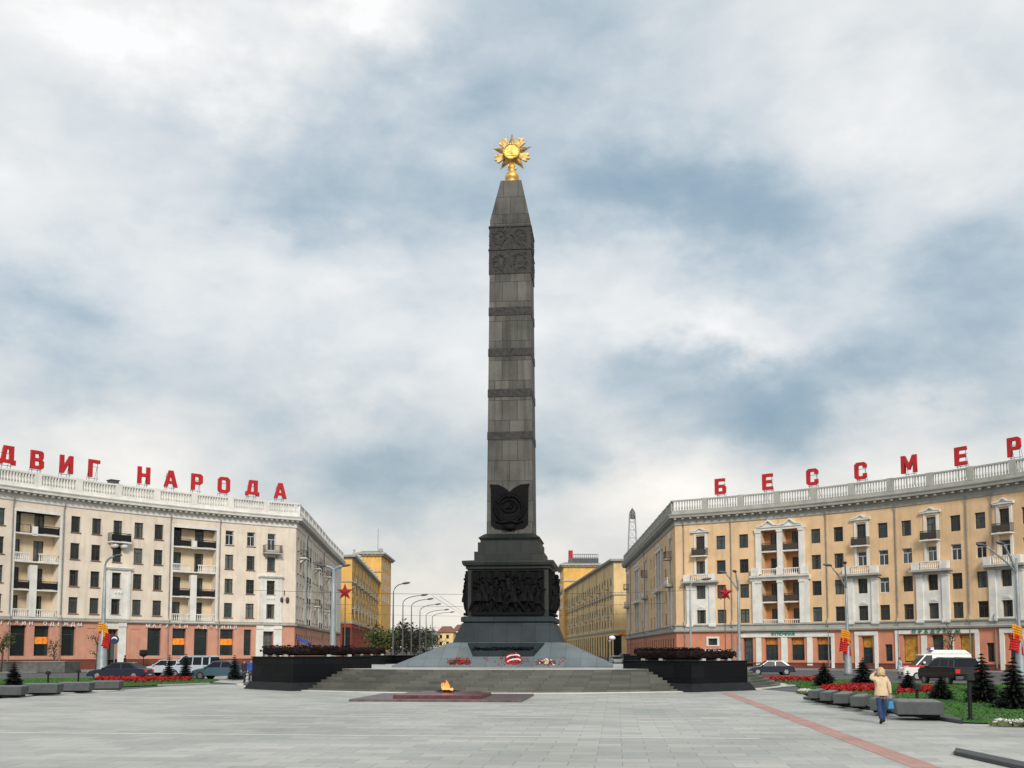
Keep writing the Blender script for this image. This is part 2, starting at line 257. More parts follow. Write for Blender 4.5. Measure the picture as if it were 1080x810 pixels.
# ------------------------------------------------------------------ mesh builder
def wloc(o):
    v = Vector((0,0,0))
    while o is not None: v += o.location; o = o.parent
    return v
class MB:
    def __init__(s): s.v = []; s.f = []; s.m = []; s.k = 0
    def add(s, vs, fs, T=None):
        b = len(s.v)
        if T is not None: vs = [tuple(T @ Vector(p)) for p in vs]
        s.v += [tuple(p) for p in vs]; s.f += [tuple(i+b for i in f) for f in fs]; s.m += [s.k]*len(fs)
        return s
    def quad(s, a, b, c, d, T=None): return s.add([a,b,c,d], [(0,1,2,3)], T)
    def box(s, x0, x1, y0, y1, z0, z1, T=None, tx=0, ty=0):
        v = [(x0,y0,z0),(x1,y0,z0),(x1,y1,z0),(x0,y1,z0),(x0+tx,y0+ty,z1),(x1-tx,y0+ty,z1),(x1-tx,y1-ty,z1),(x0+tx,y1-ty,z1)]
        return s.add(v, [(0,3,2,1),(4,5,6,7),(0,1,5,4),(1,2,6,5),(2,3,7,6),(3,0,4,7)], T)
    def prism(s, poly, z0, z1, T=None, k=1.0):
        n = len(poly); cx = sum(p[0] for p in poly)/n; cy = sum(p[1] for p in poly)/n
        v = [(p[0],p[1],z0) for p in poly]+[(cx+(p[0]-cx)*k, cy+(p[1]-cy)*k, z1) for p in poly]
        return s.add(v, [tuple(range(n))[::-1], tuple(range(n,2*n))]+[(i,(i+1)%n,(i+1)%n+n,i+n) for i in range(n)], T)
    def lathe(s, prof, n=12, T=None, cap=True):
        v = []; f = []
        for r, z in prof:
            for i in range(n):
                a = 2*math.pi*i/n; v.append((r*math.cos(a), r*math.sin(a), z))
        for j in range(len(prof)-1):
            for i in range(n): f.append((j*n+i, j*n+(i+1)%n, (j+1)*n+(i+1)%n, (j+1)*n+i))
        if cap: f.append(tuple(range(n))[::-1]); f.append(tuple((len(prof)-1)*n+i for i in range(n)))
        return s.add(v, f, T)
    def tube(s, path, r, n=8, T=None):
        path = [Vector(p) for p in path]; rs = r if isinstance(r, (list,tuple)) else [r]*len(path)
        v = []; f = []; up = Vector((0,0,1))
        for i, p in enumerate(path):
            d = (path[min(i+1,len(path)-1)]-path[max(i-1,0)]).normalized()
            a = d.cross(up if abs(d.z) < .95 else Vector((1,0,0))).normalized(); b = d.cross(a)
            for k in range(n):
                t = 2*math.pi*k/n; v.append(p+(a*math.cos(t)+b*math.sin(t))*rs[i])
        for j in range(len(path)-1):
            for i in range(n): f.append((j*n+i, (j+1)*n+i, (j+1)*n+(i+1)%n, j*n+(i+1)%n))
        f.append(tuple(range(n))); f.append(tuple((len(path)-1)*n+i for i in range(n))[::-1])
        return s.add(v, f, T)
    def ball(s, c, rx, ry=None, rz=None, n=10, m=6, T=None):
        ry = rx if ry is None else ry; rz = rx if rz is None else rz; v = []; f = []
        for j in range(1, m):
            t = math.pi*j/m
            for i in range(n):
                a = 2*math.pi*i/n; v.append((c[0]+rx*math.sin(t)*math.cos(a), c[1]+ry*math.sin(t)*math.sin(a), c[2]-rz*math.cos(t)))
        for j in range(m-2):
            for i in range(n): f.append((j*n+i, j*n+(i+1)%n, (j+1)*n+(i+1)%n, (j+1)*n+i))
        v.append((c[0],c[1],c[2]-rz)); v.append((c[0],c[1],c[2]+rz)); k = len(v)
        for i in range(n): f.append((k-2, (i+1)%n, i)); f.append((k-1, (m-2)*n+i, (m-2)*n+(i+1)%n))
        return s.add(v, f, T)
    def build(s, name, mt, parent=None, smooth=False, bevel=0, local=False, fixn=True):
        me = bpy.data.meshes.new(name)
        off = Vector((0,0,0)) if (parent is None or local) else wloc(parent)
        me.from_pydata([(p[0]-off.x, p[1]-off.y, p[2]-off.z) for p in s.v], [], s.f)
        mts = mt if isinstance(mt, (list,tuple)) else [mt]
        for q in mts: me.materials.append(q)
        if len(mts) > 1: me.polygons.foreach_set('material_index', s.m)
        if fixn:
            bm = bmesh.new(); bm.from_mesh(me); bmesh.ops.recalc_face_normals(bm, faces=bm.faces); bm.to_mesh(me); bm.free()
        uv = me.uv_layers.new(name='UVMap'); co = me.vertices
        for p in me.polygons:
            nx, ny, nz = p.normal; hl = math.hypot(nx, ny)
            for li in p.loop_indices:
                v = co[me.loops[li].vertex_index].co
                if abs(nz) > .82 or hl < 1e-6: u_, v_ = v.x, v.y
                else:
                    tx, ty = -ny/hl, nx/hl
                    u_ = v.x*tx+v.y*ty; v_ = v.z/max(hl, .3)
                uv.data[li].uv = (u_, v_)
        if smooth: me.polygons.foreach_set('use_smooth', [True]*len(me.polygons))
        o = bpy.data.objects.new(name, me); col.objects.link(o)
        if parent: o.parent = parent
        if bevel:
            b = o.modifiers.new('bevel', 'BEVEL'); b.width = bevel; b.segments = 2; b.limit_method = 'ANGLE'
        return o
def tag(o, label=None, cat=None, group=None, kind=None):
    if label: o['label'] = label
    if cat: o['category'] = cat
    if group: o['group'] = group
    if kind: o['kind'] = kind
    return o
def empty(name, loc, rz=0, label=None, cat=None, group=None):
    o = bpy.data.objects.new(name, None); col.objects.link(o); o.location = loc; o.rotation_euler = (0,0,rz); o.empty_display_size = .3
    return tag(o, label, cat, group)
def inst(src, name, parent, loc, rz=0, sc_=None):
    o = bpy.data.objects.new(name, src); col.objects.link(o); o.parent = parent; o.location = loc; o.rotation_euler = (0,0,rz)
    if sc_: o.scale = sc_
    return o
def copy_tree(o, parent=None):
    c = o.copy(); col.objects.link(c); c.parent = parent
    for ch in list(o.children): copy_tree(ch, c)
    return c
def TR(loc, rz=0): return Matrix.Translation(loc) @ Matrix.Rotation(rz, 4, 'Z')
def text_mesh(txt, size, extrude, name, offset=0.0, sx=1.0):
    cu = bpy.data.curves.new('t', 'FONT'); cu.body = txt; cu.size = size; cu.extrude = extrude; cu.offset = offset
    cu.align_x = 'CENTER'; o = bpy.data.objects.new('t', cu); col.objects.link(o)
    dg = bpy.context.evaluated_depsgraph_get(); me = bpy.data.meshes.new_from_object(o.evaluated_get(dg)); me.name = name
    me.transform(Matrix.Rotation(R(90), 4, 'X') @ Matrix.Diagonal((sx,1,1,1)))
    bpy.data.objects.remove(o); bpy.data.curves.remove(cu)
    return me
# ------------------------------------------------------------------ the square's own axes (u right, v away), origin under the obelisk
YAW = R(5.7); OX, OY = 0.0, 73.0
cA, sA = math.cos(YAW), math.sin(YAW)
def PL(u, v, z=0.0): return Vector((OX+u*cA+v*sA, OY-u*sA+v*cA, z))
def UV_(x, y): x -= OX; y -= OY; return (x*cA-y*sA, x*sA+y*cA)

# ground: one sheet to the horizon, the far avenue climbing gently
def gz(y): return 0.0 if y < 185 else min((y-185)*0.014, 4.2)
def sheet(name, pts_rows, m, kind='structure'):
    b = MB()
    for (xl0, xr0, y0), (xl1, xr1, y1) in zip(pts_rows[:-1], pts_rows[1:]):
        dz = pts_dz
        b.quad((xl0,y0,gz(y0)+dz),(xr0,y0,gz(y0)+dz),(xr1,y1,gz(y1)+dz),(xl1,y1,gz(y1)+dz))
    o = b.build(name, m, fixn=False); return tag(o, kind=kind)
pts_dz = -0.03
sheet('ground', [(-3000,3000,-200),(-3000,3000,0),(-3000,3000,60),(-3000,3000,120),(-3000,3000,185),(-3000,3000,300),(-3000,3000,485),(-3000,3000,3500)], asphalt)
def flat(name, poly, z, m, kind='structure', rot=True):
    b = MB(); me_pts = [(p[0], p[1], 0) for p in poly]
    b.add(me_pts, [tuple(range(len(poly)))])
    o = b.build(name, m, fixn=False)
    o.location = (OX, OY, z) if rot else (0, 0, z); o.rotation_euler = (0,0,-YAW if rot else 0)
    if o.data.polygons[0].normal.z < 0: o.data.flip_normals()
    return tag(o, kind=kind)
# outline of the paved plaza in world metres, turned into square axes
Wp = [(-60,-12),(60,-12),(60,18), tuple(atz(1120,766)[:2]), tuple(atz(1010,763)[:2]), tuple(atz(862,741)[:2]), tuple(atz(845,731)[:2]), tuple(atz(800,726.5)[:2]),
      (26,78),(24,92),(14,104),(0,108),(-14,106),(-26,98),(-30,88), tuple(atz(262,722)[:2]), tuple(atz(200,722)[:2]), tuple(atz(125,728)[:2]), tuple(atz(-60,741)[:2]), (-60,20)]
flat('plaza_paving', [UV_(*p) for p in Wp], 0.0, plaza_m)
b = MB(); b.quad((12.72,-90,0),(13.28,-90,0),(13.28,-15.9,0),(12.72,-15.9,0))
o = b.build('paving_stripe', redstrip, fixn=False); o.location = (OX,OY,.005); o.rotation_euler = (0,0,-YAW); tag(o, kind='structure')
# thin darker courses of slabs that cross the plaza
b = MB()
for v_ in (-29.6, -38.2, -46.0): b.quad((-40,v_,0),(10.8,v_,0),(10.8,v_+.3,0),(-40,v_+.3,0))
o = b.build('paving_course', lightst, fixn=False); o.location = (OX,OY,.004); o.rotation_euler = (0,0,-YAW); tag(o, kind='structure')

# ------------------------------------------------------------------ stepped podium
pod = empty('stepped_podium', PL(0,0), -YAW, 'round grey granite podium with low steps carrying the dark obelisk', 'podium')
NS = 8
def ring(b, r0, r1, z0, z1, n=120):
    for i in range(n):
        a0 = 2*math.pi*i/n; a1 = 2*math.pi*(i+1)/n
        p = lambda r, a, z: (r*math.cos(a), r*math.sin(a), z)
        b.quad(p(r0,a0,z1),p(r0,a1,z1),p(r1,a1,z1),p(r1,a0,z1)); b.quad(p(r0,a0,z0),p(r0,a1,z0),p(r0,a1,z1),p(r0,a0,z1))
def ring_uv(o):
    uv = o.data.uv_layers[0]
    for p in o.data.polygons:
        c = p.center; ref = math.atan2(c.y, c.x)
        for li in p.loop_indices:
            v = o.data.vertices[o.data.loops[li].vertex_index].co
            a = math.atan2(v.y, v.x)
            while a-ref > math.pi: a -= 2*math.pi
            while a-ref < -math.pi: a += 2*math.pi
            k_ = math.floor((c.z-.005)/.15); uv.data[li].uv = (a*18+k_*.43, k_+.5+(v.z-c.z)*.2+(math.hypot(v.x,v.y)-math.hypot(c.x,c.y))*.2)
b = MB()
for i in range(NS):
    r = 18.1-.35*i; ring(b, r, r-.4, .15*i, .15*(i+1))
st = b.build('steps', steps_m, pod, local=True, fixn=False); ring_uv(st)
b = MB(); ring(b, 15.65, 14.6, 1.19, 1.206); b.build('top_kerb', lightst, pod, local=True, fixn=False)
b = MB(); ring(b, 18.55, 18.05, 0.0, .05); b.build('pale_foot_course', lightst, pod, local=True, fixn=False)
b = MB(); b.lathe([(15.0,1.19),(15.0,1.202),(.1,1.202)], 80); b.build('platform', plaza_m, pod, local=True, fixn=False)

# ------------------------------------------------------------------ obelisk
ob = empty('obelisk', PL(0,0,1.2), -YAW, 'tall dark granite obelisk with bronze reliefs and a golden order star on top', 'monument')
def ob_build(b, name, m, parent=ob, **k):
    b.v = [(p[0],p[1],p[2]-1.2) for p in b.v]
    return b.build(name, m, parent, local=True, **k)
def sq(b, prof, T=None):                 # square prism from (half, z) profile
    for (h0,z0),(h1,z1) in zip(prof[:-1], prof[1:]):
        c0 = [(-h0,-h0,z0),(h0,-h0,z0),(h0,h0,z0),(-h0,h0,z0)]; c1 = [(-h1,-h1,z1),(h1,-h1,z1),(h1,h1,z1),(-h1,h1,z1)]
        for i in range(4): b.quad(c0[i],c0[(i+1)%4],c1[(i+1)%4],c1[i])
    h,z = prof[-1]; b.quad((-h,-h,z),(h,-h,z),(h,h,z),(-h,h,z))
def qrot(k): return Matrix.Rotation(R(90)*k, 4, 'Z')
b = MB(); sq(b, [(7.0,1.2),(7.0,1.3),(3.75,2.8)]); ob_build(b, 'sloped_base', slope_m)
b = MB(); sq(b, [(3.62,2.8),(3.08,4.1)]); ob_build(b, 'battered_plinth', plin_m)
b = MB(); sq(b, [(3.0,4.1),(3.0,4.17),(3.14,4.2),(3.14,4.5),(2.95,4.56)]); ob_build(b, 'plinth_slab', plin_m)
b = MB(); sq(b, [(2.74,4.56),(2.74,8.02)]); ob_build(b, 'relief_block', ped_m)
b = MB(); sq(b, [(2.76,7.72),(2.86,7.8),(2.86,7.95),(3.04,8.02),(3.1,8.2),(3.1,8.32),(2.5,8.4)]); ob_build(b, 'cornice', ped_m)
b = MB(); sq(b, [(2.36,8.38),(2.36,9.0),(2.14,9.02),(2.14,9.66),(1.98,9.68),(1.98,9.8),(2.12,9.98),(1.80,10.22),(1.66,10.3)]); ob_build(b, 'stepped_neck', ped_m)
ZB, ZT, ZA = 10.2, 32.7, 35.9; HB, HT = 1.60, 1.42
def sh(z): return HB+(HT-HB)*(z-ZB)/(ZT-ZB)
b = MB(); sq(b, [(HB,ZB),(HT,ZT),(.74,ZA)]); ob_build(b, 'shaft', shaft_m)
def zat(y): 
    return aty(540, y, 71.6).z
for ya, yb in ((324,333),(367.5,376),(410.5,419),(455.5,464)):
    z1, z0 = zat(ya), zat(yb); b = MB(); sq(b, [(sh(z0)+.012,z0),(sh(z0)+.035,z0+.03),(sh(z1)+.035,z1-.03),(sh(z1)+.012,z1)]); ob_build(b, 'carved_band', band_m)
# carved zone below the pyramid top: panels of raised ornament
b = MB(); zr0, zr1, zm = zat(289), zat(238), zat(262)
sq(b, [(sh(zr0)+.01,zr0),(sh(zr0)+.05,zr0+.02),(sh(zr1)+.04,zr1-.02),(sh(zr1)+.01,zr1)])
rnd = random.Random(3)
for k in range(4):
    T = qrot(k)
    for (za, zb) in ((zr0, zm),(zm, zr1)):
        hh = sh(za)+.04
        b.box(-hh,hh,-hh-.05,-hh+.02,zb-.12,zb-.02,T); 
        for i in range(2):
            x0 = -hh+.12+i*(hh-.05); x1 = x0+hh-.25
            for q in range(9):
                cx = rnd.uniform(x0+.1,x1-.1); cz = rnd.uniform(za+.25, zb-.3); b.ball((cx,-hh,cz), rnd.uniform(.06,.18), .07, rnd.uniform(.06,.2), 8, 5, T)
            cx = (x0+x1)/2; cz = (za+zb)/2
            for q in range(14):
                a = q/14*2*math.pi; b.ball((cx+.42*math.cos(a),-hh,cz+.5*math.sin(a)), .09,.07,.12, 6, 4, T)
        b.box(-.06,.06,-hh-.05,-hh+.02,za,zb,T)
ob_build(b, 'carved_crown_relief', band_m)

# bronze high relief on the four sides of the block
def limb(b, p0, r0, p1, r1, T, n=7): 
    p0 = Vector(p0); p1 = Vector(p1); b.tube([p0, (p0+p1)/2, p1], [r0, max(r0,r1)*.98, r1], n, T)
def figure(b, x, z, h, rnd, T, y0):
    lean = rnd.uniform(-.18,.18)*h; d = rnd.uniform(.12,.3); Y = y0-d
    hip = (x, Y, z+.50*h); nk = (x+lean, Y-.02, z+.83*h)
    s = h/1.8
    limb(b, hip, .20*s, nk, .15*s, T); b.ball((x+lean*1.15, Y-.05, z+.93*h), .105*s,.11*s,.135*s, 8, 6, T)
    st_ = rnd.uniform(.1,.38)*h
    for q in (-1,1):
        kn = (x+q*st_*.55, Y-rnd.uniform(0,.15), z+.27*h); ft = (x+q*st_*rnd.uniform(.7,1.1), Y, z+.02)
        limb(b, hip, .125*s, kn, .09*s, T); limb(b, kn, .09*s, ft, .055*s, T)
        up = rnd.random()
        sx_ = nk[0]+q*.17*s; shd = (sx_, Y, z+.79*h)
        el_ = (sx_+q*rnd.uniform(.05,.3)*s, Y-.12, z+(.79+ (rnd.uniform(-.16,.1)))*h)
        ha = (el_[0]+rnd.uniform(-.1,.35)*q*s, Y-.16, el_[2]+(rnd.uniform(.05,.32) if up > .55 else rnd.uniform(-.2,.05))*s)
        limb(b, shd, .075*s, el_, .06*s, T); limb(b, el_, .06*s, ha, .04*s, T)
    if rnd.random() < .6:                    # coat skirt
        b.lathe([(.3*s, z+.3*h),(.2*s, z+.56*h)], 8, T @ Matrix.Translation((x, Y, 0)))
for k in range(4):
    rnd = random.Random(20+k); b = MB(); T = qrot(k); y0 = -2.74
    b.box(-2.36,2.36,y0-.10,y0+.02,4.75,7.62,T)
    b.box(-2.46,-2.36,y0-.2,y0,4.72,7.66,T); b.box(2.36,2.46,y0-.2,y0,4.72,7.66,T); b.box(-2.36,2.36,y0-.2,y0,7.6,7.68,T)
    b.box(-2.36,2.36,y0-.34,y0,4.66,4.82,T)
    for i in range(9): figure(b, -2.05+i*.51+rnd.uniform(-.08,.08), 4.85+rnd.uniform(-.02,.16), rnd.uniform(1.75,2.25), rnd, T, y0)
    for i in range(8): figure(b, -1.9+i*.54+rnd.uniform(-.1,.1), 5.55+rnd.uniform(0,.2), rnd.uniform(1.5,1.75), rnd, T, y0+.16)
    figure(b, .15, 5.05, 2.5, rnd, T, y0-.12)
    for i in range(7):                       # rifles, lances and banner poles
        x = rnd.uniform(-2.1,2.1); b.tube([(x,y0-.38,5.0+rnd.random()),(x+rnd.uniform(-.7,.7),y0-.3,6.7+rnd.random()*.8)], .03, 5, T)
    for fx in (-1.7,-.6,.75,1.75):           # waving banners
        pts = []
        for i in range(7):
            t = i/6; pts.append((fx-.5+t, y0-.22-.09*math.sin(t*7+fx), 7.1+.12*math.sin(t*5+fx)))
        for i in range(6):
            a, c = pts[i], pts[i+1]; b.quad(a, c, (c[0],c[1],c[2]+.45), (a[0],a[1],a[2]+.45), T)
            b.quad((a[0],y0,a[2]), (c[0],y0,c[2]), c, a, T)
    o = ob_build(b, 'bronze_relief', bronze, smooth=False)
# crest with wreath on the foot of the shaft, all four sides
for k in (0, 2):
    b_sh, b_wr = MB(), MB()
    T = qrot(k); zc = 13.35
    h = sh(13.2); y0 = -h
    outl = [(-1.28,11.6),(-1.0,11.25),(-.35,11.1),(0,10.95),(.35,11.1),(1.0,11.25),(1.28,11.6),(1.30,14.9),(1.38,15.25),(.75,15.2),(.25,14.85),(0,14.55),(-.25,14.85),(-.75,15.2),(-1.38,15.25),(-1.30,14.9)]
    n = len(outl); vs = [(x, y0+.02, z) for x, z in outl]+[(x, y0-.13, z) for x, z in outl]
    b_sh.add(vs, [tuple(range(n,2*n))]+[(i,(i+1)%n,(i+1)%n+n,i+n) for i in range(n)], T)
    rnd = random.Random(5)
    for q in range(46):                      # laurel wreath made of leaves
        a = q/46*2*math.pi
        for rr in (.86,1.02):
            b_wr.ball((rr*math.cos(a),y0-.2-rnd.random()*.05,13.1+rr*1.28*math.sin(a)), .11,.07,.15, 6, 4, T)
    for rr, th in ((.58,.05),(.5,.04)):
        pts = [(rr*math.cos(a),y0-.2,13.25+rr*math.sin(a)) for a in [i/24*2*math.pi for i in range(25)]]; b_wr.tube(pts, th, 6, T)
    # sickle and hammer of the emblem in the middle
    pts = [(.26*math.cos(a),y0-.24,13.3+.26*math.sin(a)) for a in [R(-150)+i/10*R(240) for i in range(11)]]; b_wr.tube(pts, [.05]*8+[.04,.03,.015], 6, T)
    b_wr.tube([(-.26,y0-.25,13.0),(.16,y0-.25,13.45)], .035, 6, T); b_wr.box(.04,.30,y0-.3,y0-.2,13.42,13.54,T)
    for q in (-1,1):
        b_wr.tube([(0,y0-.2,11.9),(q*.5,y0-.22,11.75),(q*.95,y0-.2,11.9)], [.16,.13,.08], 7, T)
    b_wr.box(-.42,.42,y0-.3,y0,11.1,11.6,T)
    st5 = []
    for i in range(10):
        a = R(90)+i*R(36); r_ = .2 if i % 2 == 0 else .08; st5.append((r_*math.cos(a), y0-.28, 14.1+r_*math.sin(a)))
    b_wr.add(st5+[(0,y0-.36,14.1)], [(i,(i+1)%10,10) for i in range(10)], T)
    for q_ in (b_sh, b_wr): q_.v = [(p[0],p[1],10.44+(p[2]-10.95)*.765) for p in q_.v]
    so_ = ob_build(b_sh, 'crest_shield', bronze); wr_o = ob_build(b_wr, 'laurel_wreath', bronze, so_, smooth=True)
# tilted stone desk on the front slope with the bronze sword and laurel
b = MB(); b.add([(-2.55,-4.0,2.78),(2.55,-4.0,2.78),(1.95,-5.75,2.22),(-1.95,-5.75,2.22),(-1.95,-5.75,1.7),(1.95,-5.75,1.7),(2.55,-3.7,2.3),(-2.55,-3.7,2.3)],
      [(0,1,2,3),(3,2,5,4),(1,6,5,2),(0,3,4,7)]); ob_build(b, 'front_desk', plin_m)
b = MB(); zz0 = lambda y: 2.78-(abs(y)-4.0)*.32+.07
b.tube([(-2.0,-5.45,zz0(5.45)),(1.75,-5.3,zz0(5.3))], [.05,.07], 8); b.box(1.15,1.25,-5.65,-5.0,zz0(5.35)-.05,zz0(5.35)+.1); b.ball((1.85,-5.3,zz0(5.3)), .1)
rnd = random.Random(8)
for i in range(70):
    x = rnd.uniform(-2.0,1.7); y = -5.5+rnd.uniform(-.18,.18); b.ball((x,y,zz0(abs(y))+rnd.uniform(0,.08)), rnd.uniform(.07,.16), rnd.uniform(.04,.08), .04, 6, 4)
ob_build(b, 'bronze_sword_and_laurel', bronze)
# order of the star on its gilded stem (above z ~ 35.9)
ordr = MB(); ordr.lathe([(.62,35.85),(.62,36.0),(.42,36.06),(.40,36.2),(.5,36.3),(.52,36.5),(.4,36.72),(.24,36.85),(.2,37.05),(.3,37.2),(.2,37.4)], 20)
ostem = ob_build(ordr, 'gilded_stem', gold, smooth=True)
zc = 38.25
b = MB()
for i in range(5):                           # five pointed star, each point a faceted ray
    a = R(90)+i*R(72); tip = (1.50*math.cos(a), 0, zc+1.50*math.sin(a))
    l_ = (.56*math.cos(a+R(36)), 0, zc+.56*math.sin(a+R(36))); r_ = (.56*math.cos(a-R(36)), 0, zc+.56*math.sin(a-R(36)))
    for s_ in (-1,1): 
        c_ = (0, s_*.34, zc); m_ = tip
        b.add([tip, l_, c_, r_], [(0,1,2),(0,2,3)])
star = ob_build(b, 'order_star', gold_d, ostem)
b = MB()
for i in range(5):                           # fans of rays between the points
    for j in (-1,0,1):
        a = R(90+36)+i*R(72)+j*R(11); rr = 1.3 if j == 0 else 1.2
        d = Vector((math.cos(a),0,math.sin(a))); n_ = Vector((-math.sin(a),0,math.cos(a))); c = Vector((0,0,zc))
        p = [c+d*.3-n_*.05, c+d*.3+n_*.05, c+d*rr+n_*.1, c+d*(rr+.06), c+d*rr-n_*.1]
        vs = [tuple(q+Vector((0,.09,0))) for q in p]+[tuple(q-Vector((0,.09,0))) for q in p]
        b.add(vs, [(0,1,2,3,4),(9,8,7,6,5)]+[(q,(q+1)%5,(q+1)%5+5,q+5) for q in range(5)])
ob_build(b, 'ray_fan', gold_d, ostem)
b = MB()
for s_ in (-1,1):
    T = Matrix.Translation((0,0,zc)) @ Matrix.Rotation(R(90), 4, 'X') if s_ < 0 else Matrix.Translation((0,0,zc)) @ Matrix.Rotation(R(-90), 4, 'X')
    b.lathe([(.60,.02),(.60,.34),(.54,.42),(.50,.40)], 28, T)
    for q in range(26):
        a = q/26*2*math.pi; b.ball((.55*math.cos(a), s_*.42, zc+.55*math.sin(a)), .075,.06,.075, 6, 4)
    b.box(-.36,.36,s_*.42-.03,s_*.42+.03,zc-.32,zc-.12)
    b.box(-.1,.1,s_*.42-.05,s_*.42+.05,zc-.2,zc+.18,tx=.03); b.prism([(-.09,-.06),(.09,-.06),(.09,.06),(-.09,.06)], zc+.18, zc+.42, Matrix.Translation((0,s_*.42,0)), .05)
    b.box(-.32,-.14,s_*.42-.04,s_*.42+.04,zc-.12,zc+.02); b.box(.14,.32,s_*.42-.04,s_*.42+.04,zc-.12,zc+.02)
ob_build(b, 'medallion', gold, ostem)

# ------------------------------------------------------------------ parapets of the stairwells with bronze laurel garlands
def laurel(b, path, r, rnd, dens=1.0):
    """an elongated bundle of overlapping leaves round a path"""
    P = [Vector(p) for p in path]; b.tube(P, r*.72, 8)
    for a, c in zip(P[:-1], P[1:]):
        d = c-a; ln = d.length; n = max(1, int(ln/.1*dens)); dn = d.normalized(); s = dn.cross(Vector((0,0,1))).normalized()
        for i in range(n):
            for k in range(7):
                t = (i+rnd.random())/n; th = rnd.uniform(-.4, math.pi+.4)
                o_ = s*math.cos(th)+Vector((0,0,1))*math.sin(th); p = a+d*t+o_*r*rnd.uniform(.7,.95)
                q = p+dn*rnd.uniform(.16,.26)+o_*rnd.uniform(.0,.10); wv = o_.cross(dn)*.055
                b.add([p, (p+q)/2+wv+o_*.03, q, (p+q)/2-wv+o_*.03], [(0,1,2,3)])
def parapet(phi, lbl, seed, sg_=1, Hh=1.84):
    T0 = PL(0,0); e = Vector((math.sin(phi), -math.cos(phi), 0)); 
    rz = math.atan2(-e.x, e.y) + 0  # local +y = -e (towards the monument)
    c = PL(e.x*18.7, e.y*18.7)
    inw = PL(e.x*14.0, e.y*14.0)-c; rz = math.atan2(-inw.x, inw.y)
    root = empty('stairwell_parapet', c, rz, lbl, 'stone parapet', 'black granite stairwell parapets around the monument')
    W2, Ln, t = 2.35, 5.3, .5
    def bb(name, m, f, **k): b = MB(); f(b); return b.build(name, m, root, local=True, **k)
    def walls(b):
        b.box(-W2,W2,0,t,.42,Hh); b.box(-W2,-W2+t,t,Ln,.42,Hh); b.box(W2-t,W2,t,Ln,.42,Hh)
        b.box(-W2-.06,W2+.06,-.06,t+.06,Hh,Hh+.07); b.box(-W2-.06,-W2+t+.06,t+.06,Ln+.04,Hh,Hh+.07); b.box(W2-t-.06,W2+.06,t+.06,Ln+.04,Hh,Hh+.07)
    bb('wall', blackg, walls, bevel=.02)
    bb('battered_foot', mat('dark_granite_foot', (.014,.015,.017), .6, .2, 3, .05, 20, spec=.2), lambda b: b.add(
        [(-W2-.35,-.35,0),(W2+.35,-.35,0),(W2+.35,Ln,0),(-W2-.35,Ln,0),(-W2-.08,-.08,.45),(W2+.08,-.08,.45),(W2+.08,Ln,.45),(-W2-.08,Ln,.45)],
        [(0,1,5,4),(1,2,6,5),(3,0,4,7),(4,5,6,7),(2,3,7,6)]))
    rnd = random.Random(seed); b = MB(); zc_ = Hh+.07+.30; m_ = t/2
    laurel(b, [(sg_*(W2-m_),Ln-1.1,zc_),(sg_*(W2-m_),m_+.9,zc_),(sg_*(W2-m_-.25),m_+.3,zc_),(sg_*(W2-m_-.9),m_,zc_),(-sg_*(W2-1.15),m_,zc_)], .33, rnd)
    b.build('laurel_garland', garl, root, local=True, fixn=False)
    for x, y in ((sg_*(W2-m_),Ln-1.5),(sg_*(W2-m_),2.4),(sg_*(W2-m_-.9),m_),(0,m_),(-sg_*(W2-1.4),m_)): b = MB(); b.box(x-.14,x+.14,y-.14,y+.14,Hh+.07,Hh+.2); b.build('garland_block', lightst, root, local=True)
parapet(R(-42), 'black granite parapet with bronze laurel garland left of the front steps', 1)
parapet(R(44), 'black granite parapet with bronze laurel garland right of the front steps', 2, -1, 1.62)
parapet(R(-135), 'black granite parapet behind the monument, seen left of its sloped base', 3)
parapet(R(135), 'black granite parapet behind the monument, half hidden right of its sloped base', 4)

# ------------------------------------------------------------------ eternal flame
fl = empty('eternal_flame_slab', PL(-.65,-23.9), -YAW, 'low two tier dark red granite slab with a burning flame in front of the steps', 'memorial flame')
b = MB(); b.box(-3.8,3.8,-3.6,3.3,0,.10); b.build('lower_slab', slabg, fl, local=True, bevel=.012)
b = MB(); b.box(-2.05,1.95,-2.6,.9,.10,.25); b.build('upper_slab', redg, fl, local=True, bevel=.012)
b = MB(); b.box(-1.4,1.4,-1.4,1.4,.10,.22); o=b.build('burner_plate', redg, fl, local=True); o.location = (-.1,.9,.04)
b = MB()
for i in range(5):
    a = R(90)+i*R(72); b.add([(.75*math.cos(a),.75*math.sin(a),.30),(.29*math.cos(a+R(36)),.29*math.sin(a+R(36)),.30),(0,0,.42),(.29*math.cos(a-R(36)),.29*math.sin(a-R(36)),.30)], [(0,1,2),(0,2,3)])
b.lathe([(.2,.26),(.2,.34),(.12,.34),(.1,.32)], 14); o = b.build('star_burner', bronze, fl, local=True); o.location = (-.1,.5,0)
fm = bpy.data.materials.new('flame'); fm.use_nodes = True; t_ = fm.node_tree; n_ = t_.nodes; l_ = t_.links
bs = n_['Principled BSDF']; bs.inputs['Base Color'].default_value = (.8,.2,.03,1)
tcn = n_.new('ShaderNodeTexCoord'); sp = n_.new('ShaderNodeSeparateXYZ'); l_.new(tcn.outputs['Generated'], sp.inputs[0])
cr = n_.new('ShaderNodeValToRGB'); l_.new(sp.outputs[2], cr.inputs[0]); cr.color_ramp.elements[0].color = (1,.62,.28,1); cr.color_ramp.elements[1].color = (1,.16,.03,1); k_=cr.color_ramp.elements.new(.5); k_.color=(1,.3,.06,1)
l_.new(cr.outputs[0], bs.inputs['Emission Color']); bs.inputs['Emission Strength'].default_value = 1.1
nz = n_.new('ShaderNodeTexNoise'); nz.inputs['Scale'].default_value = 7; l_.new(tcn.outputs['Object'], nz.inputs['Vector'])
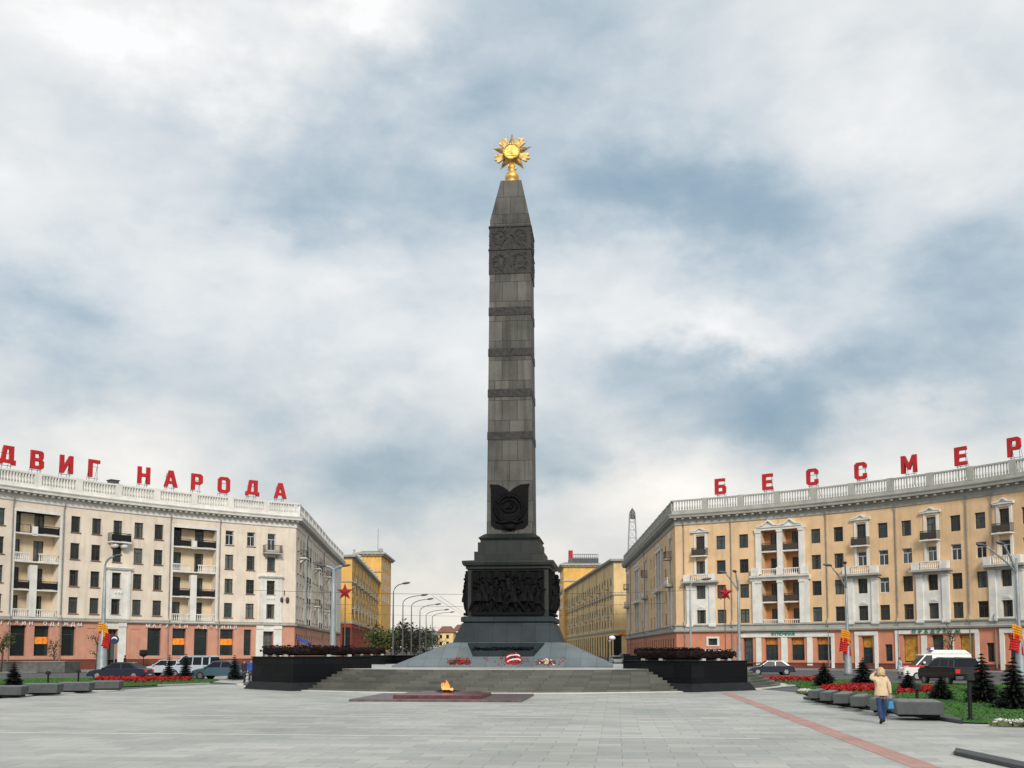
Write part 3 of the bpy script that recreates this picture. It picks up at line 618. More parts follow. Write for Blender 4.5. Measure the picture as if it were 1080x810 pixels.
m_r = n_.new('ShaderNodeMapRange'); l_.new(nz.outputs['Fac'], m_r.inputs[0]); m_r.inputs[1].default_value = .35; m_r.inputs[2].default_value = .55; m_r.inputs[3].default_value = .12; l_.new(m_r.outputs[0], bs.inputs['Alpha'])
b = MB(); rnd = random.Random(11)
for i in range(22):
    x = rnd.uniform(-.34,.36); y = rnd.uniform(-.14,.14); h = rnd.uniform(.2,.62)*(1-abs(x+.1)*1.3); r0 = rnd.uniform(.06,.11)
    lx = rnd.uniform(-.12,.16)
    b.tube([(x*.5,y,.34),(x+lx*.3,y,.38+h*.35),(x+lx*.9,y+.03,.38+h*.7),(x+lx*.6,y,.38+h)], [r0*.8,r0,r0*.6,.008], 8)
o = b.build('flame', fm, fl, local=True, smooth=True); o.location = (-.1,.5,.06); o.scale = (.72,.72,.8)

# ------------------------------------------------------------------ flowers laid on the foot of the sloped base
def flower_heap(name, px, w_, h_, mats, label, cat, n, seed):
    X, Y = UV_(*aty(px, 700, 66.2)[:2]); X, Y = X, -6.9
    root = empty(name, PL(X, Y, 1.3), -YAW, label, cat)
    rnd = random.Random(seed); b = MB()
    for i in range(n):
        x = rnd.gauss(0, w_*.3); x = max(-w_/2, min(w_/2, x)); yy = rnd.uniform(.0,.5); z = yy*.46+rnd.uniform(.03,h_*(1-abs(x)/w_))
        b.ball((x,yy,z), rnd.uniform(.04,.07),None,.05, 6, 4)
    b.build('blossoms', mats[0], root, local=True)
    b = MB()
    for i in range(n):
        x = rnd.uniform(-w_/2,w_/2)*1.1; yy = rnd.uniform(0,.5); z = yy*.46+.02
        b.tube([(x,yy,z),(x+rnd.uniform(-.2,.2),yy+.1,z+rnd.uniform(.05,h_*.7))], .018, 4)
        p = Vector((x,yy,z+.05)); b.add([p,p+Vector((.07,0,.05)),p+Vector((.12,.02,.12)),p+Vector((.02,0,.09))],[(0,1,2,3)])
    b.build('stems_and_leaves', leafd, root, local=True)
    return root
flower_heap('flower_bunch', 483, 1.15, .38, (redfl,), 'heap of red carnations lying on the slope left of the striped wreath', 'flowers', 60, 1)
o = flower_heap('flower_basket', 577, .9, .34, (whitefl,), 'small pale bouquet in a pointed wrap right of the striped wreath', 'flowers', 22, 2)
b = MB(); b.lathe([(.05,.02),(.16,.3),(.2,.36)], 12, Matrix.Translation((0,.1,0))); b.build('paper_cone', mat('cream_paper', (.7,.6,.35), .7), o, local=True)
b = MB(); rnd = random.Random(4)
for i in range(26): b.ball((rnd.uniform(-.45,.45), rnd.uniform(.1,.5), .1+rnd.uniform(.1,.25)), .05,None,None,6,4)
b.build('red_blossoms', redfl, o, local=True)
X, _ = UV_(*aty(541, 700, 66.2)[:2]); wr = empty('memorial_wreath', PL(X,-6.75,1.35), -YAW, 'round red wreath with a white diagonal ribbon leaning on the slope', 'wreath')
T = Matrix.Rotation(R(-35), 4, 'X'); b = MB(); rnd = random.Random(6)
for i in range(260):
    a = rnd.uniform(0,2*math.pi); rr = rnd.uniform(.25,.50); b.ball((rr*math.cos(a), rnd.uniform(-.09,.05), .42+rr*math.sin(a)*.9), .055,None,None,6,4,T)
b.build('flower_ring', redfl, wr, local=True)
b = MB()
for (z0_, dx) in ((.5,0),(.18,.06)):
    for i in range(8):
        t0, t1 = i/8, (i+1)/8; f_ = lambda t: (-.42+.84*t+dx, -.15-.03*math.sin(t*9), z0_+.22*math.sin(t*2.6)-.08)
        a, c = f_(t0), f_(t1); b.quad(a, c, (c[0],c[1],c[2]+.10), (a[0],a[1],a[2]+.10), T)
b.build('ribbon', mat('white_ribbon', (.75,.62,.66), .4, .1), wr, local=True)
b = MB(); b.tube([(-.25,.3,.1),(0,.06,.85),(.25,.3,.1)], .02, 5); b.build('stand', iron, wr, local=True)

root = empty('scattered_carnations', PL(0,-6.9,1.3), -YAW, 'single red carnations scattered in a row along the foot of the slope', 'flowers'); rnd = random.Random(9)
b, g = MB(), MB()
for i in range(46):
    x = rnd.uniform(-4.2,4.0); y = rnd.uniform(.0,.9); z = y*.46+.05; a = rnd.uniform(-.5,.5)
    b.ball((x,y,z+.03), .055,None,.045,6,4); g.tube([(x,y,z),(x+.35*math.sin(a),y+.33,z+.15)], .012, 4)
b.build('blossoms', redfl, root, local=True); g.build('stems', leafd, root, local=True)
# ------------------------------------------------------------------ facade tools
class Path:
    def __init__(s, pts):
        s.p = [Vector((p[0],p[1])) for p in pts]; s.s = [0.0]
        for a, c in zip(s.p[:-1], s.p[1:]): s.s.append(s.s[-1]+(c-a).length)
        s.n = []
        for i in range(len(s.p)):
            ns = []
            if i > 0: d = (s.p[i]-s.p[i-1]).normalized(); ns.append(Vector((d.y,-d.x)))
            if i < len(s.p)-1: d = (s.p[i+1]-s.p[i]).normalized(); ns.append(Vector((d.y,-d.x)))
            m = sum(ns, Vector((0,0))); m.normalize(); s.n.append(m/max(m.dot(ns[0]), .35))
    def at(s, q, off=0.0):
        q = max(0, min(s.s[-1]-1e-6, q)); i = 0
        while s.s[i+1] < q: i += 1
        t = (q-s.s[i])/(s.s[i+1]-s.s[i])
        a = s.p[i]+s.n[i]*off; c = s.p[i+1]+s.n[i+1]*off
        return a+(c-a)*t
    def ang(s, q):
        i = 0; q = max(0, min(s.s[-1]-1e-6, q))
        while s.s[i+1] < q: i += 1
        d = s.p[i+1]-s.p[i]; return math.atan2(d.y, d.x)
    def W(s, q, z, off=0.0): p = s.at(q, off); return (p.x, p.y, z)
    def M(s, q, z=0.0, off=0.0):           # local x along the wall, -y outward
        p = s.at(q, off); return TR((p.x, p.y, z), s.ang(q))
    def sx(s, px, z=10.0, lo=None, hi=None):
        lo = 0 if lo is None else lo; hi = s.s[-1] if hi is None else hi; best = None; n = 800
        prev = None
        for i in range(n+1):
            q = lo+(hi-lo)*i/n; p = s.at(q); v = projx(p.x, p.y, z)-px
            if prev is not None and prev[1]*v <= 0: return prev[0]+(q-prev[0])*abs(prev[1])/(abs(prev[1])+abs(v)+1e-9)
            prev = (q, v)
        return hi
def arc3(A, M, B, ext0=0.0, ext1=0.0, n=40):
    ax,ay = A; bx,by = M; cx,cy_ = B
    d = 2*(ax*(by-cy_)+bx*(cy_-ay)+cx*(ay-by))
    ux = ((ax*ax+ay*ay)*(by-cy_)+(bx*bx+by*by)*(cy_-ay)+(cx*cx+cy_*cy_)*(ay-by))/d
    uy = ((ax*ax+ay*ay)*(cx-bx)+(bx*bx+by*by)*(ax-cx)+(cx*cx+cy_*cy_)*(bx-ax))/d
    r = math.hypot(ax-ux, ay-uy); a0 = math.atan2(ay-uy, ax-ux); a1 = math.atan2(cy_-uy, cx-ux)
    while a1-a0 > math.pi: a1 -= 2*math.pi
    while a1-a0 < -math.pi: a1 += 2*math.pi
    sg = 1 if a1 > a0 else -1; a0 -= sg*ext0/r; a1 += sg*ext1/r
    return [(ux+r*math.cos(a0+(a1-a0)*i/n), uy+r*math.sin(a0+(a1-a0)*i/n)) for i in range(n+1)]
def wall_grid(b, path, s0, s1, z0, z1, ops, off=0.0):
    """ops: (sa, sb, za, zb, depth, reveal?)"""
    ops = [o for o in ops if o[1] > s0 and o[0] < s1 and o[3] > z0+1e-4 and o[2] < z1-1e-4]
    S = sorted(set([s0,s1]+[q for q in path.s if s0 < q < s1]+[q for o in ops for q in o[:2] if s0 < q < s1]))
    Z = sorted(set([z0,z1]+[q for o in ops for q in o[2:4] if z0 < q < z1]))
    for a, c in zip(S[:-1], S[1:]):
        if c-a < 1e-5: continue
        m = (a+c)/2; run = None
        for e, f in zip(Z[:-1], Z[1:]):
            mz = (e+f)/2; hole = any(o[0] < m < o[1] and o[2] < mz < o[3] for o in ops)
            if not hole:
                b.quad(path.W(a,e,off), path.W(c,e,off), path.W(c,f,off), path.W(a,f,off))
    for sa, sb, za, zb, dp in [o[:5] for o in ops]:
        za = max(za, z0); zb = min(zb, z1)
        A0,A1 = path.W(sa,za,off), path.W(sb,za,off); B0,B1 = path.W(sa,zb,off), path.W(sb,zb,off)
        a0,a1 = path.W(sa,za,off-dp), path.W(sb,za,off-dp); b0,b1 = path.W(sa,zb,off-dp), path.W(sb,zb,off-dp)
        b.quad(A0,A1,a1,a0); b.quad(B0,b0,b1,B1); b.quad(A0,a0,b0,B0); b.quad(A1,B1,b1,a1)
def sweep(b, path, s0, s1, prof):
    S = [s0]+[q for q in path.s if s0+1e-4 < q < s1-1e-4]+[s1]
    n = len(prof); vs = [path.W(q, z, o) for q in S for o, z in prof]
    fs = [(j*n+i, (j+1)*n+i, (j+1)*n+(i+1)%n, j*n+(i+1)%n) for j in range(len(S)-1) for i in range(n)]
    fs += [tuple(range(n)), tuple((len(S)-1)*n+i for i in range(n))[::-1]]
    b.add(vs, fs)
def rect(o0, o1, z0, z1): return [(o0,z0),(o1,z0),(o1,z1),(o0,z1)]
WP = {}
def win_meshes(w_, h_, kind, fm):
    key = (round(w_,2), round(h_,2), kind, fm.name)
    if key in WP: return WP[key]
    b = MB(); t = .07
    b.box(-w_/2,-w_/2+t,-.03,.05,0,h_); b.box(w_/2-t,w_/2,-.03,.05,0,h_); b.box(-w_/2+t,w_/2-t,-.03,.05,0,t); b.box(-w_/2+t,w_/2-t,-.03,.05,h_-t,h_)
    if kind in ('casement','door'):
        tr = h_*.70; b.box(-w_/2+t,w_/2-t,-.025,.045,tr-.035,tr+.035)
        b.box(-.035,.035,-.026,.046,t,tr-.035)
        if kind == 'door': b.box(-w_/2+t,-.035,-.01,.04,t,.45); b.box(.035,w_/2-t,-.01,.04,t,.45)
    elif kind == 'grid':
        for i in (1,2): b.box(-w_/2+i*w_/3-.02,-w_/2+i*w_/3+.02,-.02,.045,t,h_-t)
        b.box(-w_/2+t,w_/2-t,-.022,.047,h_*.72,h_*.72+.05)
    elif kind == 'shop':
        b.box(-w_/2+t,w_/2-t,-.025,.045,h_*.72-.03,h_*.72+.03); 
    o = b.build('window_src', fm, fixn=False); me = o.data; me.name = 'window'; bpy.data.objects.remove(o)
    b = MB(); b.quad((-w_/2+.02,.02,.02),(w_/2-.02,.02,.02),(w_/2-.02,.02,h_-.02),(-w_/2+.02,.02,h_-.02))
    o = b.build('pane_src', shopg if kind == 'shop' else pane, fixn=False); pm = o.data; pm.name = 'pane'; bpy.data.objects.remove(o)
    b = MB(); b.box(-w_/2-.08,w_/2+.08,-.33,-.05,-.11,-.02); o = b.build('sill_src', silm); sm = o.data; sm.name = 'sill'; bpy.data.objects.remove(o)
    WP[key] = (me, pm, sm); return WP[key]
def put_window(root, path, q, z, w_, h_, kind='casement', fm=None, depth=.22, sill=True, off=0.0, name='window'):
    fm = fm or frame_d; me, pm, sm = win_meshes(w_, h_, kind, fm)
    p = path.at(q, off-depth); l = Vector((p.x,p.y,z))-wloc(root)
    o = inst(me, name, root, l, path.ang(q)); inst(pm, 'pane', o, (0,0,0))
    if sill: c = inst(sm, 'sill', o, (0, .22-depth if depth > .3 else 0, 0))
    return o
def railing(b, T, w_, y0, y1, z, h_, kind, solid=False):
    """front and two sides of a balcony railing; y0 < y1 (front at y0)"""
    if kind == 'metal':
        for (xa,ya,xb,yb) in ((-w_/2,y0,w_/2,y0),(-w_/2,y0,-w_/2,y1),(w_/2,y0,w_/2,y1)):
            n = max(2, int(math.hypot(xb-xa,yb-ya)/.14))
            for i in range(n+1):
                x = xa+(xb-xa)*i/n; y = ya+(yb-ya)*i/n; b.box(x-.014,x+.014,y-.014,y+.014,z,z+h_,T)
            b.tube([(xa,ya,z+h_),(xb,yb,z+h_)], .03, 4, T); b.tube([(xa,ya,z+.1),(xb,yb,z+.1)], .02, 4, T)
        if solid: b.box(-w_/2+.03,w_/2-.03,y0-.022,y0+.022,z+.12,z+h_*.82,T)
    else:
        b.box(-w_/2,w_/2,y0-.09,y0+.09,z+h_-.13,z+h_,T); b.box(-w_/2,w_/2,y0-.09,y0+.09,z,z+.1,T)
        n = max(3, int(w_/.24))
        for i in range(n): x = -w_/2+.12+(w_-.24)*i/(n-1); b.lathe([(.05,z+.1),(.085,z+.3),(.04,z+.55),(.07,z+h_-.13)], 6, T @ Matrix.Translation((x,y0,0)), cap=False)
def balcony(root, path, q, z, w_, d_, kind, mat_slab, mat_rail, solid=False, bracket=True, name='balcony', inner=0.0):
    T = path.M(q); b = MB()
    b.box(-w_/2-.08,w_/2+.08,-d_-.08,inner,z-.16,z,T)
    if bracket:
        for x in (-w_*.33, w_*.33):
            b.add([(x-.13,0,z-.16),(x+.13,0,z-.16),(x+.13,-d_*.8,z-.16),(x-.13,-d_*.8,z-.16),(x-.1,0,z-.75),(x+.1,0,z-.75),(x+.1,-.15,z-.7),(x-.1,-.15,z-.7)],
                  [(0,1,2,3),(4,5,6,7),(0,1,5,4),(1,2,6,5),(2,3,7,6),(3,0,4,7)], T)
    o = b.build(name, mat_slab, root); b = MB(); railing(b, T, w_, -d_, 0, z, 1.0, kind, solid); b.build('railing', mat_rail, o); return o
def cornice_set(root, path, s0, s1, zt, m1, m2, balu, wallm, back=True, ztop=1.75, step=.75, bal_solid=False, s_bal=None):
    """frieze from zt, bracketed cornice, balustrade; zt = top of the wall"""
    b = MB(); sweep(b, path, s0, s1, [(-.1,zt),(.10,zt),(.14,zt+.1),(.08,zt+.14),(.08,zt+.72),(-.1,zt+.72)]); b.build('frieze', m1, root, fixn=True)
    b = MB(); q = s0+.3
    while q < s1-.2:
        b.box(-.15,.15,-.72,.0,zt+.74,zt+.98,path.M(q)); q += step
    b.build('cornice_bracket_row', m2, root)
    b = MB(); sweep(b, path, s0, s1, [(-.2,zt+.72),(.2,zt+.72),(.22,zt+.98),(.82,zt+.99),(.86,zt+1.22),(.98,zt+1.38),(1.0,zt+1.46),(.3,zt+1.52),(-.2,zt+1.52)]); b.build('cornice', m1, root)
    z = zt+1.52; o = .32
    b = MB(); sweep(b, path, s0, s1, rect(-.1,o+.15,z,z+.42)); b.build('blocking_course', m1, root)
    z += .42; h_ = zt+1.52+ztop+.1-z
    b = MB(); sweep(b, path, s0, s1, rect(o-.13,o+.13,z+h_-.2,z+h_)); sweep(b, path, s0, s1, rect(o-.13,o+.13,z,z+.1))
    q = s0+.2; k = 0
    while q < s1:
        T = path.M(q, 0, o)
        if k % 14 == 0: b.box(-.42,.42,-.17,.17,z,z+h_+.04,T)
        elif k % 14 not in (1,13): b.lathe([(.07,z+.1),(.13,z+.38),(.06,z+.75),(.1,z+h_-.2)], 6, T, cap=False)
        q += .36; k += 1
    if bal_solid: sweep(b, path, *(s_bal or (s0, s1)), rect(o-.24,o-.15,z,z+h_-.22))
    b.build('balustrade', balu, root)
def roof_body(root, path, s0, s1, z, depth, wm_, rm, zb=0.0):
    b = MB(); S = [s0]+[q for q in path.s if s0 < q < s1]+[s1]
    def inn(q): 
        p = path.at(q, -depth); return p
    for a, c in zip(S[:-1], S[1:]):
        A, C = path.W(a,z,.25), path.W(c,z,.25); a2, c2 = path.W(a,z+.6,-depth*.5), path.W(c,z+.6,-depth*.5); a3, c3 = path.W(a,z,-depth), path.W(c,z,-depth)
        b.quad(A,C,c2,a2); b.quad(a2,c2,c3,a3)
    b.build('roof', rm, root, fixn=False)
    b = MB()
    for a, c in zip(S[:-1], S[1:]): b.quad(path.W(a,zb,-depth), path.W(c,zb,-depth), path.W(c,z,-depth), path.W(a,z,-depth))
    for q in (s0, s1): b.quad(path.W(q,zb,0), path.W(q,z,0), path.W(q,z,-depth), path.W(q,zb,-depth))
    b.build('rear_wall', wm_, root, fixn=False)

# ================================================================== LEFT BUILDING
arcL = arc3((-56.65,114.06), (-44.3,129.6), (-29.54,141.92), ext0=16)
SL = len(arcL)-1
PLF = Path(arcL+[(-30.6,156.1),(-33.0,185.0),(-35.03,213.08)])
SC = PLF.s[SL]                                 # corner
LB = empty('apartment_building', (arcL[SL][0], arcL[SL][1], 0), 0, 'cream curved apartment building on the left with pink shopfronts and red rooftop letters', 'building')
X = lambda px: PLF.sx(px, 10, 0, SC)
Z0 = 6.7; PIT = 3.17; WH = 1.88; ZW = 19.1; ZG = 5.75
rows = [Z0+PIT*i for i in range(4)]           # bottom to top
ops = []; wins = []
cols = [(-36,),(-18,),(-2.5,),(77.8,),(100,),(122.4,),(144.7,),(166,),(241,),(263.7,),(285.4,)]
for (px,) in cols:
    q = X(px)
    for r, z in enumerate(rows):
        k = 'casement'; zz_ = z; hh = WH; ww = 1.15; fm = frame_d
        if px in (122.4, 285.4) and r == 3: k = 'door'; zz_ = z-.75; hh = WH+.75
        if r == 3 and px in (241, 263.7, 285.4): fm = frame_w
        ops.append((q-ww/2, q+ww/2, zz_, zz_+hh, .22)); wins.append((q, zz_, ww, hh, k, fm, r))
# loggias
logs = [(X(14), X(61), [X(20.5), X(45.3)], X(35)), (X(181.5), X(227), [X(190), X(213.3)], X(204))]
for a, c, ws_, post in logs: ops.append((a, c, 6.15, 17.95, 1.25))
# side street front
side_cols = [2.2, 5.4, 8.6, 21.0, 24.2, 27.4, 39.5, 42.7, 45.9, 57.5]
for dq in side_cols:
    q = SC+dq
    for r, z in enumerate(rows): ops.append((q-.55, q+.55, z, z+WH, .22)); wins.append((q, z, 1.1, WH, 'casement', frame_d, r))
slog = [(SC+12.2, SC+17.8), (SC+30.6, SC+36.2), (SC+49, SC+54.6)]
for a, c in slog: ops.append((a, c, 6.15, 17.95, 1.0))
b = MB(); wall_grid(b, PLF, 0, PLF.s[-1], ZG+.35, ZW, ops); b.build('wall', cream, LB, fixn=False)
for q, z, ww, hh, k, fm, r in wins: put_window(LB, PLF, q, z, ww, hh, k, fm)
for a, c, ws_, post in logs:
    lg = MB(); wall_grid(lg, PLF, a, c, 6.15, 17.95, [(w_-.6, w_+.6, z-.65, z+WH, .12) for w_ in ws_ for z in rows], off=-1.25)
    sweep(lg, PLF, a, c, rect(-1.3,-.02,17.95,18.1)); L_ = lg.build('loggia', loggw, LB, fixn=False)
    for w_ in ws_:
        for z in rows: put_window(LB, PLF, w_, z-.65, 1.2, WH+.65, 'door', frame_d, depth=.12, sill=False, off=-1.25)
    b = MB(); pc = PLF.M((a+c)/2)
    sweep(b, PLF, a-.28, a, rect(-.02,.07,6.15,18.25)); sweep(b, PLF, c, c+.28, rect(-.02,.07,6.15,18.25)); sweep(b, PLF, a-.28, c+.28, rect(-.02,.09,17.95,18.25))
    sweep(b, PLF, post-.42, post+.42, rect(-.5,.05,6.0,12.0)); sweep(b, PLF, post-.32, post+.32, rect(-.28,.03,15.35,16.4))
    b.build('loggia_frame', white_s, LB)
    for r, z in enumerate(rows):
        zf = z-.62
        b = MB(); sweep(b, PLF, a+.01, c-.01, rect(-1.24,.12 if r % 2 == 0 else .03,zf-.16,zf)); bal = b.build('balcony', white_s, LB)
        for (qa, qc) in ((a, post-.45), (post+.45, c)):
            T = PLF.M((qa+qc)/2, 0, .02); b = MB(); kd = 'stone' if r in (0, 2) else 'metal'
            railing(b, T, qc-qa-.12, 0, .1, zf, .95, kd, solid=(kd == 'metal' and (r, round(qa)) != (1, 0) and random.random() < .6))
            b.build('railing', white_s if kd == 'stone' else iron, bal)
for a, c in slog:
    lg = MB(); wall_grid(lg, PLF, a, c, 6.15, 17.95, [], off=-1.0); lg.build('loggia', loggw, LB, fixn=False)
    b = MB(); sweep(b, PLF, a-.3, a, rect(-.02,.12,6.15,18.25)); sweep(b, PLF, c, c+.3, rect(-.02,.12,6.15,18.25)); m_ = (a+c)/2
    sweep(b, PLF, m_-.3, m_+.3, rect(-.4,.1,6.15,17.95)); b.build('loggia_frame', white_s, LB)
    for z in rows:
        b = MB(); sweep(b, PLF, a+.01, c-.01, rect(-1.0,.1,z-.78,z-.62)); o = b.build('balcony', white_s, LB)
        b = MB(); railing(b, PLF.M(m_,0,.02), c-a-.1, 0, .1, z-.62, .95, 'metal'); b.build('railing', iron, o)
        for w_ in (a+1.4, c-1.4):
            me, pm, sm = win_meshes(1.2, WH+.5, 'door', frame_d); p = PLF.at(w_, -.93); o = inst(pm, 'loggia_pane', LB, Vector((p.x,p.y,z-.6))-wloc(LB), PLF.ang(w_))
# balconies
o = balcony(LB, PLF, X(122.4), rows[3]-.75, 2.5, .95, 'metal', white_s, iron, solid=True)
b = MB(); T = PLF.M(X(122.4)); zc_ = rows[3]-1.1
for s_ in (-1, 1): b.ball((s_*.6,-.5,zc_-.15), .5,.4,.3, 12, 6, T)
b.build('scroll_console', white_s, o)
balcony(LB, PLF, X(285.4), rows[3]-.75, 2.4, .9, 'metal', grey_s, frame_d)
for dq in (5.4, 24.2, 42.7): balcony(LB, PLF, SC+dq, rows[3]-.75, 2.4, .9, 'metal', white_s, frame_d)
for dq in (24.2, 42.7): balcony(LB, PLF, SC+dq, rows[1]-.4, 2.2, .8, 'metal', white_s, frame_d)
# white two storey surrounds above the doorways
for px, w_ in ((124.6, 3.0), (285.4, 3.1)):
    q = X(px); qa, qc = q-w_/2, q+w_/2; qm = X(122.4 if px < 200 else 285.4)
    b = MB(); wall_grid(b, PLF, qa, qc, 6.1, 12.1, [(qm-.6,qm+.6,z,z+WH,.10) for z in rows[:2]], off=.10)
    for q_ in (qa, qc): b.quad(PLF.W(q_,6.1,0), PLF.W(q_,6.1,.10), PLF.W(q_,12.1,.10), PLF.W(q_,12.1,0))
    sweep(b, PLF, qa, qa+.35, rect(.09,.2,6.1,12.0)); sweep(b, PLF, qc-.35, qc, rect(.09,.2,6.1,12.0))
    b.build('window_surround', white_s, LB, fixn=False)
    b = MB(); sweep(b, PLF, qa-.25, qc+.25, [(0,12.1),(.28,12.1),(.42,12.32),(0,12.38)]); T = PLF.M(q)
    for i in range(8):
        t0, t1 = -1+i*.25, -.75+i*.25; h0, h1 = .35*(1-t0*t0), .35*(1-t1*t1)
        b.box(t0*w_*.35,t1*w_*.35,-.3,0,12.34,12.36+(h0+h1)/2,T)
    for i in range(3): b.ball((-.4+.4*i,-.14,9.35), .18,.06,.2, 8,5, T)
    b.build('surround_cornice', white_s, LB)
# bands, ground floor
b = MB(); sweep(b, PLF, 0, PLF.s[-1], [(-.05,5.7),(.3,5.72),(.36,5.86),(.10,5.92),(-.05,5.92)]); sweep(b, PLF, 0, PLF.s[-1], rect(-.05,.12,6.02,6.16)); b.build('string_course', grey_s, LB)
b = MB(); sweep(b, PLF, 0, PLF.s[-1], rect(-.05,.05,5.92,6.02)); b.build('string_band', cream, LB)
gops = []; 
shop = [(-40,-26),(-18,-4),(13.2,29.8),(38.2,54.2),(66.8,81.4),(157,171.4),(183.2,197.4),(206,220.2),(233.2,247.3),(258.2,266)]
for a, c in shop: gops.append((X(a), X(c), 1.75, 5.15, .35))
doors = [(112.8,125.6),(278,289)]
for a, c in doors: gops.append((X(a), X(c), .15, 4.9, .6))
sg = [SC+2+3.1*i for i in range(22)]
for q in sg: gops.append((q-.6, q+.6, 1.9, 4.6, .3))
b = MB(); wall_grid(b, PLF, 0, PLF.s[-1], 1.3, ZG+.35, gops); b.build('ground_floor_wall', pink, LB, fixn=False)
b = MB(); wall_grid(b, PLF, 0, PLF.s[-1], 0.0, 1.3, gops, off=.08); sweep(b, PLF, 0, PLF.s[-1], rect(-.02,.12,1.28,1.34)); b.build('plinth', plinthm, LB, fixn=False)
for i, (a, c) in enumerate(shop):
    o = put_window(LB, PLF, (X(a)+X(c))/2, 1.75, X(c)-X(a), 3.4, 'shop', frame_d, depth=.35, sill=False, name='shop_window')
    if i in (3, 6, 8):
        w_ = X(c)-X(a); b = MB(); b.box(-w_/2+.06,w_/2-.06,-.06,-.03,1.35,2.15) ; po = b.build('orange_poster', orange_p, o, local=True)
for a, c in doors:
    o = put_window(LB, PLF, (X(a)+X(c))/2, .15, X(c)-X(a), 4.7, 'door', frame_d, depth=.6, sill=False, name='door')
for q in sg: put_window(LB, PLF, q, 1.9, 1.2, 2.7, 'shop', frame_d, depth=.3, sill=False, name='shop_window')
for a, c in ((125.6,134),(270.5,278),(289,297.5),(107.5,112.6)): b = MB(); sweep(b, PLF, X(a), X(c), [(-.05,0),(.22,0),(.22,.3),(.16,.35),(.16,5.15),(.26,5.25),(.26,5.7),(-.05,5.7)]); b.build('portal_pier', white_s, LB)
for a, c in ((112.6,125.6),(278,289)): b = MB(); sweep(b, PLF, X(a), X(c), rect(-.05,.14,4.95,5.7)); b.build('portal_lintel', white_s, LB)
b = MB()
for a, c in ((92,103.5),(138,148.5)):      # blind niches framed in relief
    qa, qc = X(a), X(c); sweep(b, PLF, qa, qa+.12, rect(0,.06,1.6,5.0)); sweep(b, PLF, qc-.12, qc, rect(0,.06,1.6,5.0)); sweep(b, PLF, qa, qc, rect(0,.07,5.0,5.15))
b.build('blind_niche_frame', pink, LB)
cornice_set(LB, PLF, 0, PLF.s[-1], ZW, white_s, grey_s, white_s, cream, bal_solid=True, s_bal=(0, SC-.4))
roof_body(LB, PLF, 0, PLF.s[-1], ZW+1.6, 14, cream, slate_roof)
# corner quoins on the street side in paler stucco
for q0, q1, zt_ in ((.05,1.2,12.3),(9.6,11.7,ZW),(18.3,20,ZW),(37,38.6,ZW),(47.6,48.8,ZW),(55,56.4,ZW),(62,71,ZW)): b = MB(); sweep(b, PLF, SC+q0, SC+q1, rect(0,.06,6.2,zt_)); b.build('pilaster', white_s, LB)
q = PLF.M(SC-1.6, 0, .06); b = MB()
for x in (-.4,.45): b.ball((x,-.1,9.2), .28,.12,.42, 10, 6, q)
b.box(-.04,.04,-.1,0,9.9,10.5,q); b.build('wall_lantern', frame_d, LB)
b = MB(); T = PLF.M(X(141.8)-2.6); b.box(-.5,.5,.6,1.6,22.2,23.05,T); b.box(-.6,.6,.5,1.7,23.05,23.15,T); b.build('chimney', steel_d, LB)

# ================================================================== RIGHT BUILDING
arcR = arc3((22.37,142.19), (40.4,129.35), (55.12,110.93), ext1=16)
PRF = Path([(24.5,223.61),(23.8,196),(23.1,168)]+arcR)
SRc = PRF.s[3]
RB = empty('apartment_building', (22.37, 142.19, 0), 0, 'peach curved apartment building on the right with orange ground floor, balconies and red rooftop letters', 'building')
X = lambda px: PRF.sx(px, 10, SRc+.01, PRF.s[-1])
XS = lambda px: PRF.sx(px, 10, 0, SRc-.01)
rowsR = [6.0+3.3*i for i in range(4)]; WH = 1.82; ZWR = 19.45; ops = []; wins = []
plain = [(761,),(785.2,),(861.5,),(885.5,),(932.6,),(957.6,),(1009.6,),(1036,),(1086,),(1110,)]
bays = [739.6, 910.2, 984.3, 1062]
for (px,) in plain:
    q = X(px)
    for r, z in enumerate(rowsR):
        fm = frame_w if (r == 2 and px in (932.6,957.6,1009.6,1036)) or (r == 1 and px == 932.6) else frame_d
        ops.append((q-.63,q+.63,z,z+WH,.22)); wins.append((q,z,1.26,WH,'casement',fm))
for px in bays:
    q = X(px)
    for r, z in enumerate(rowsR):
        zz_, hh, k = (z-.75, WH+.85, 'door') if r == 3 else (z, WH, 'casement')
        fm = frame_w if r == 2 and px > 900 else frame_d
        ops.append((q-.63,q+.63,zz_,zz_+hh,.22)); wins.append((q,zz_,1.26,hh,k,fm))
lgR = [(X(804),X(821)),(X(826.6),X(844))]
for a, c in lgR: ops += [(a,c,5.9,11.9,1.2),(a,c,12.3,18.0,1.2)]
s_bay = [XS(708.2), XS(682.5), 6.0]; s_plain = [XS(702.5), XS(690.3), XS(687.0), XS(677.5)]
s_log = [(XS(694.2), XS(698.8)), (XS(671.3), XS(675.2))]
for q in s_bay+s_plain:
    for r, z in enumerate(rowsR):
        ops.append((q-.6,q+.6,z,z+WH,.22)); wins.append((q,z,1.2,WH,'casement',frame_d))
for a, c in s_log: a, c = min(a,c), max(a,c); ops.append((a,c,5.9,17.6,.9))
b = MB(); wall_grid(b, PRF, 0, PRF.s[-1], 5.5, ZWR, ops); b.build('wall', peach, RB, fixn=False)
for q, z, ww, hh, k, fm in wins: put_window(RB, PRF, q, z, ww, hh, k, fm, sill=False)
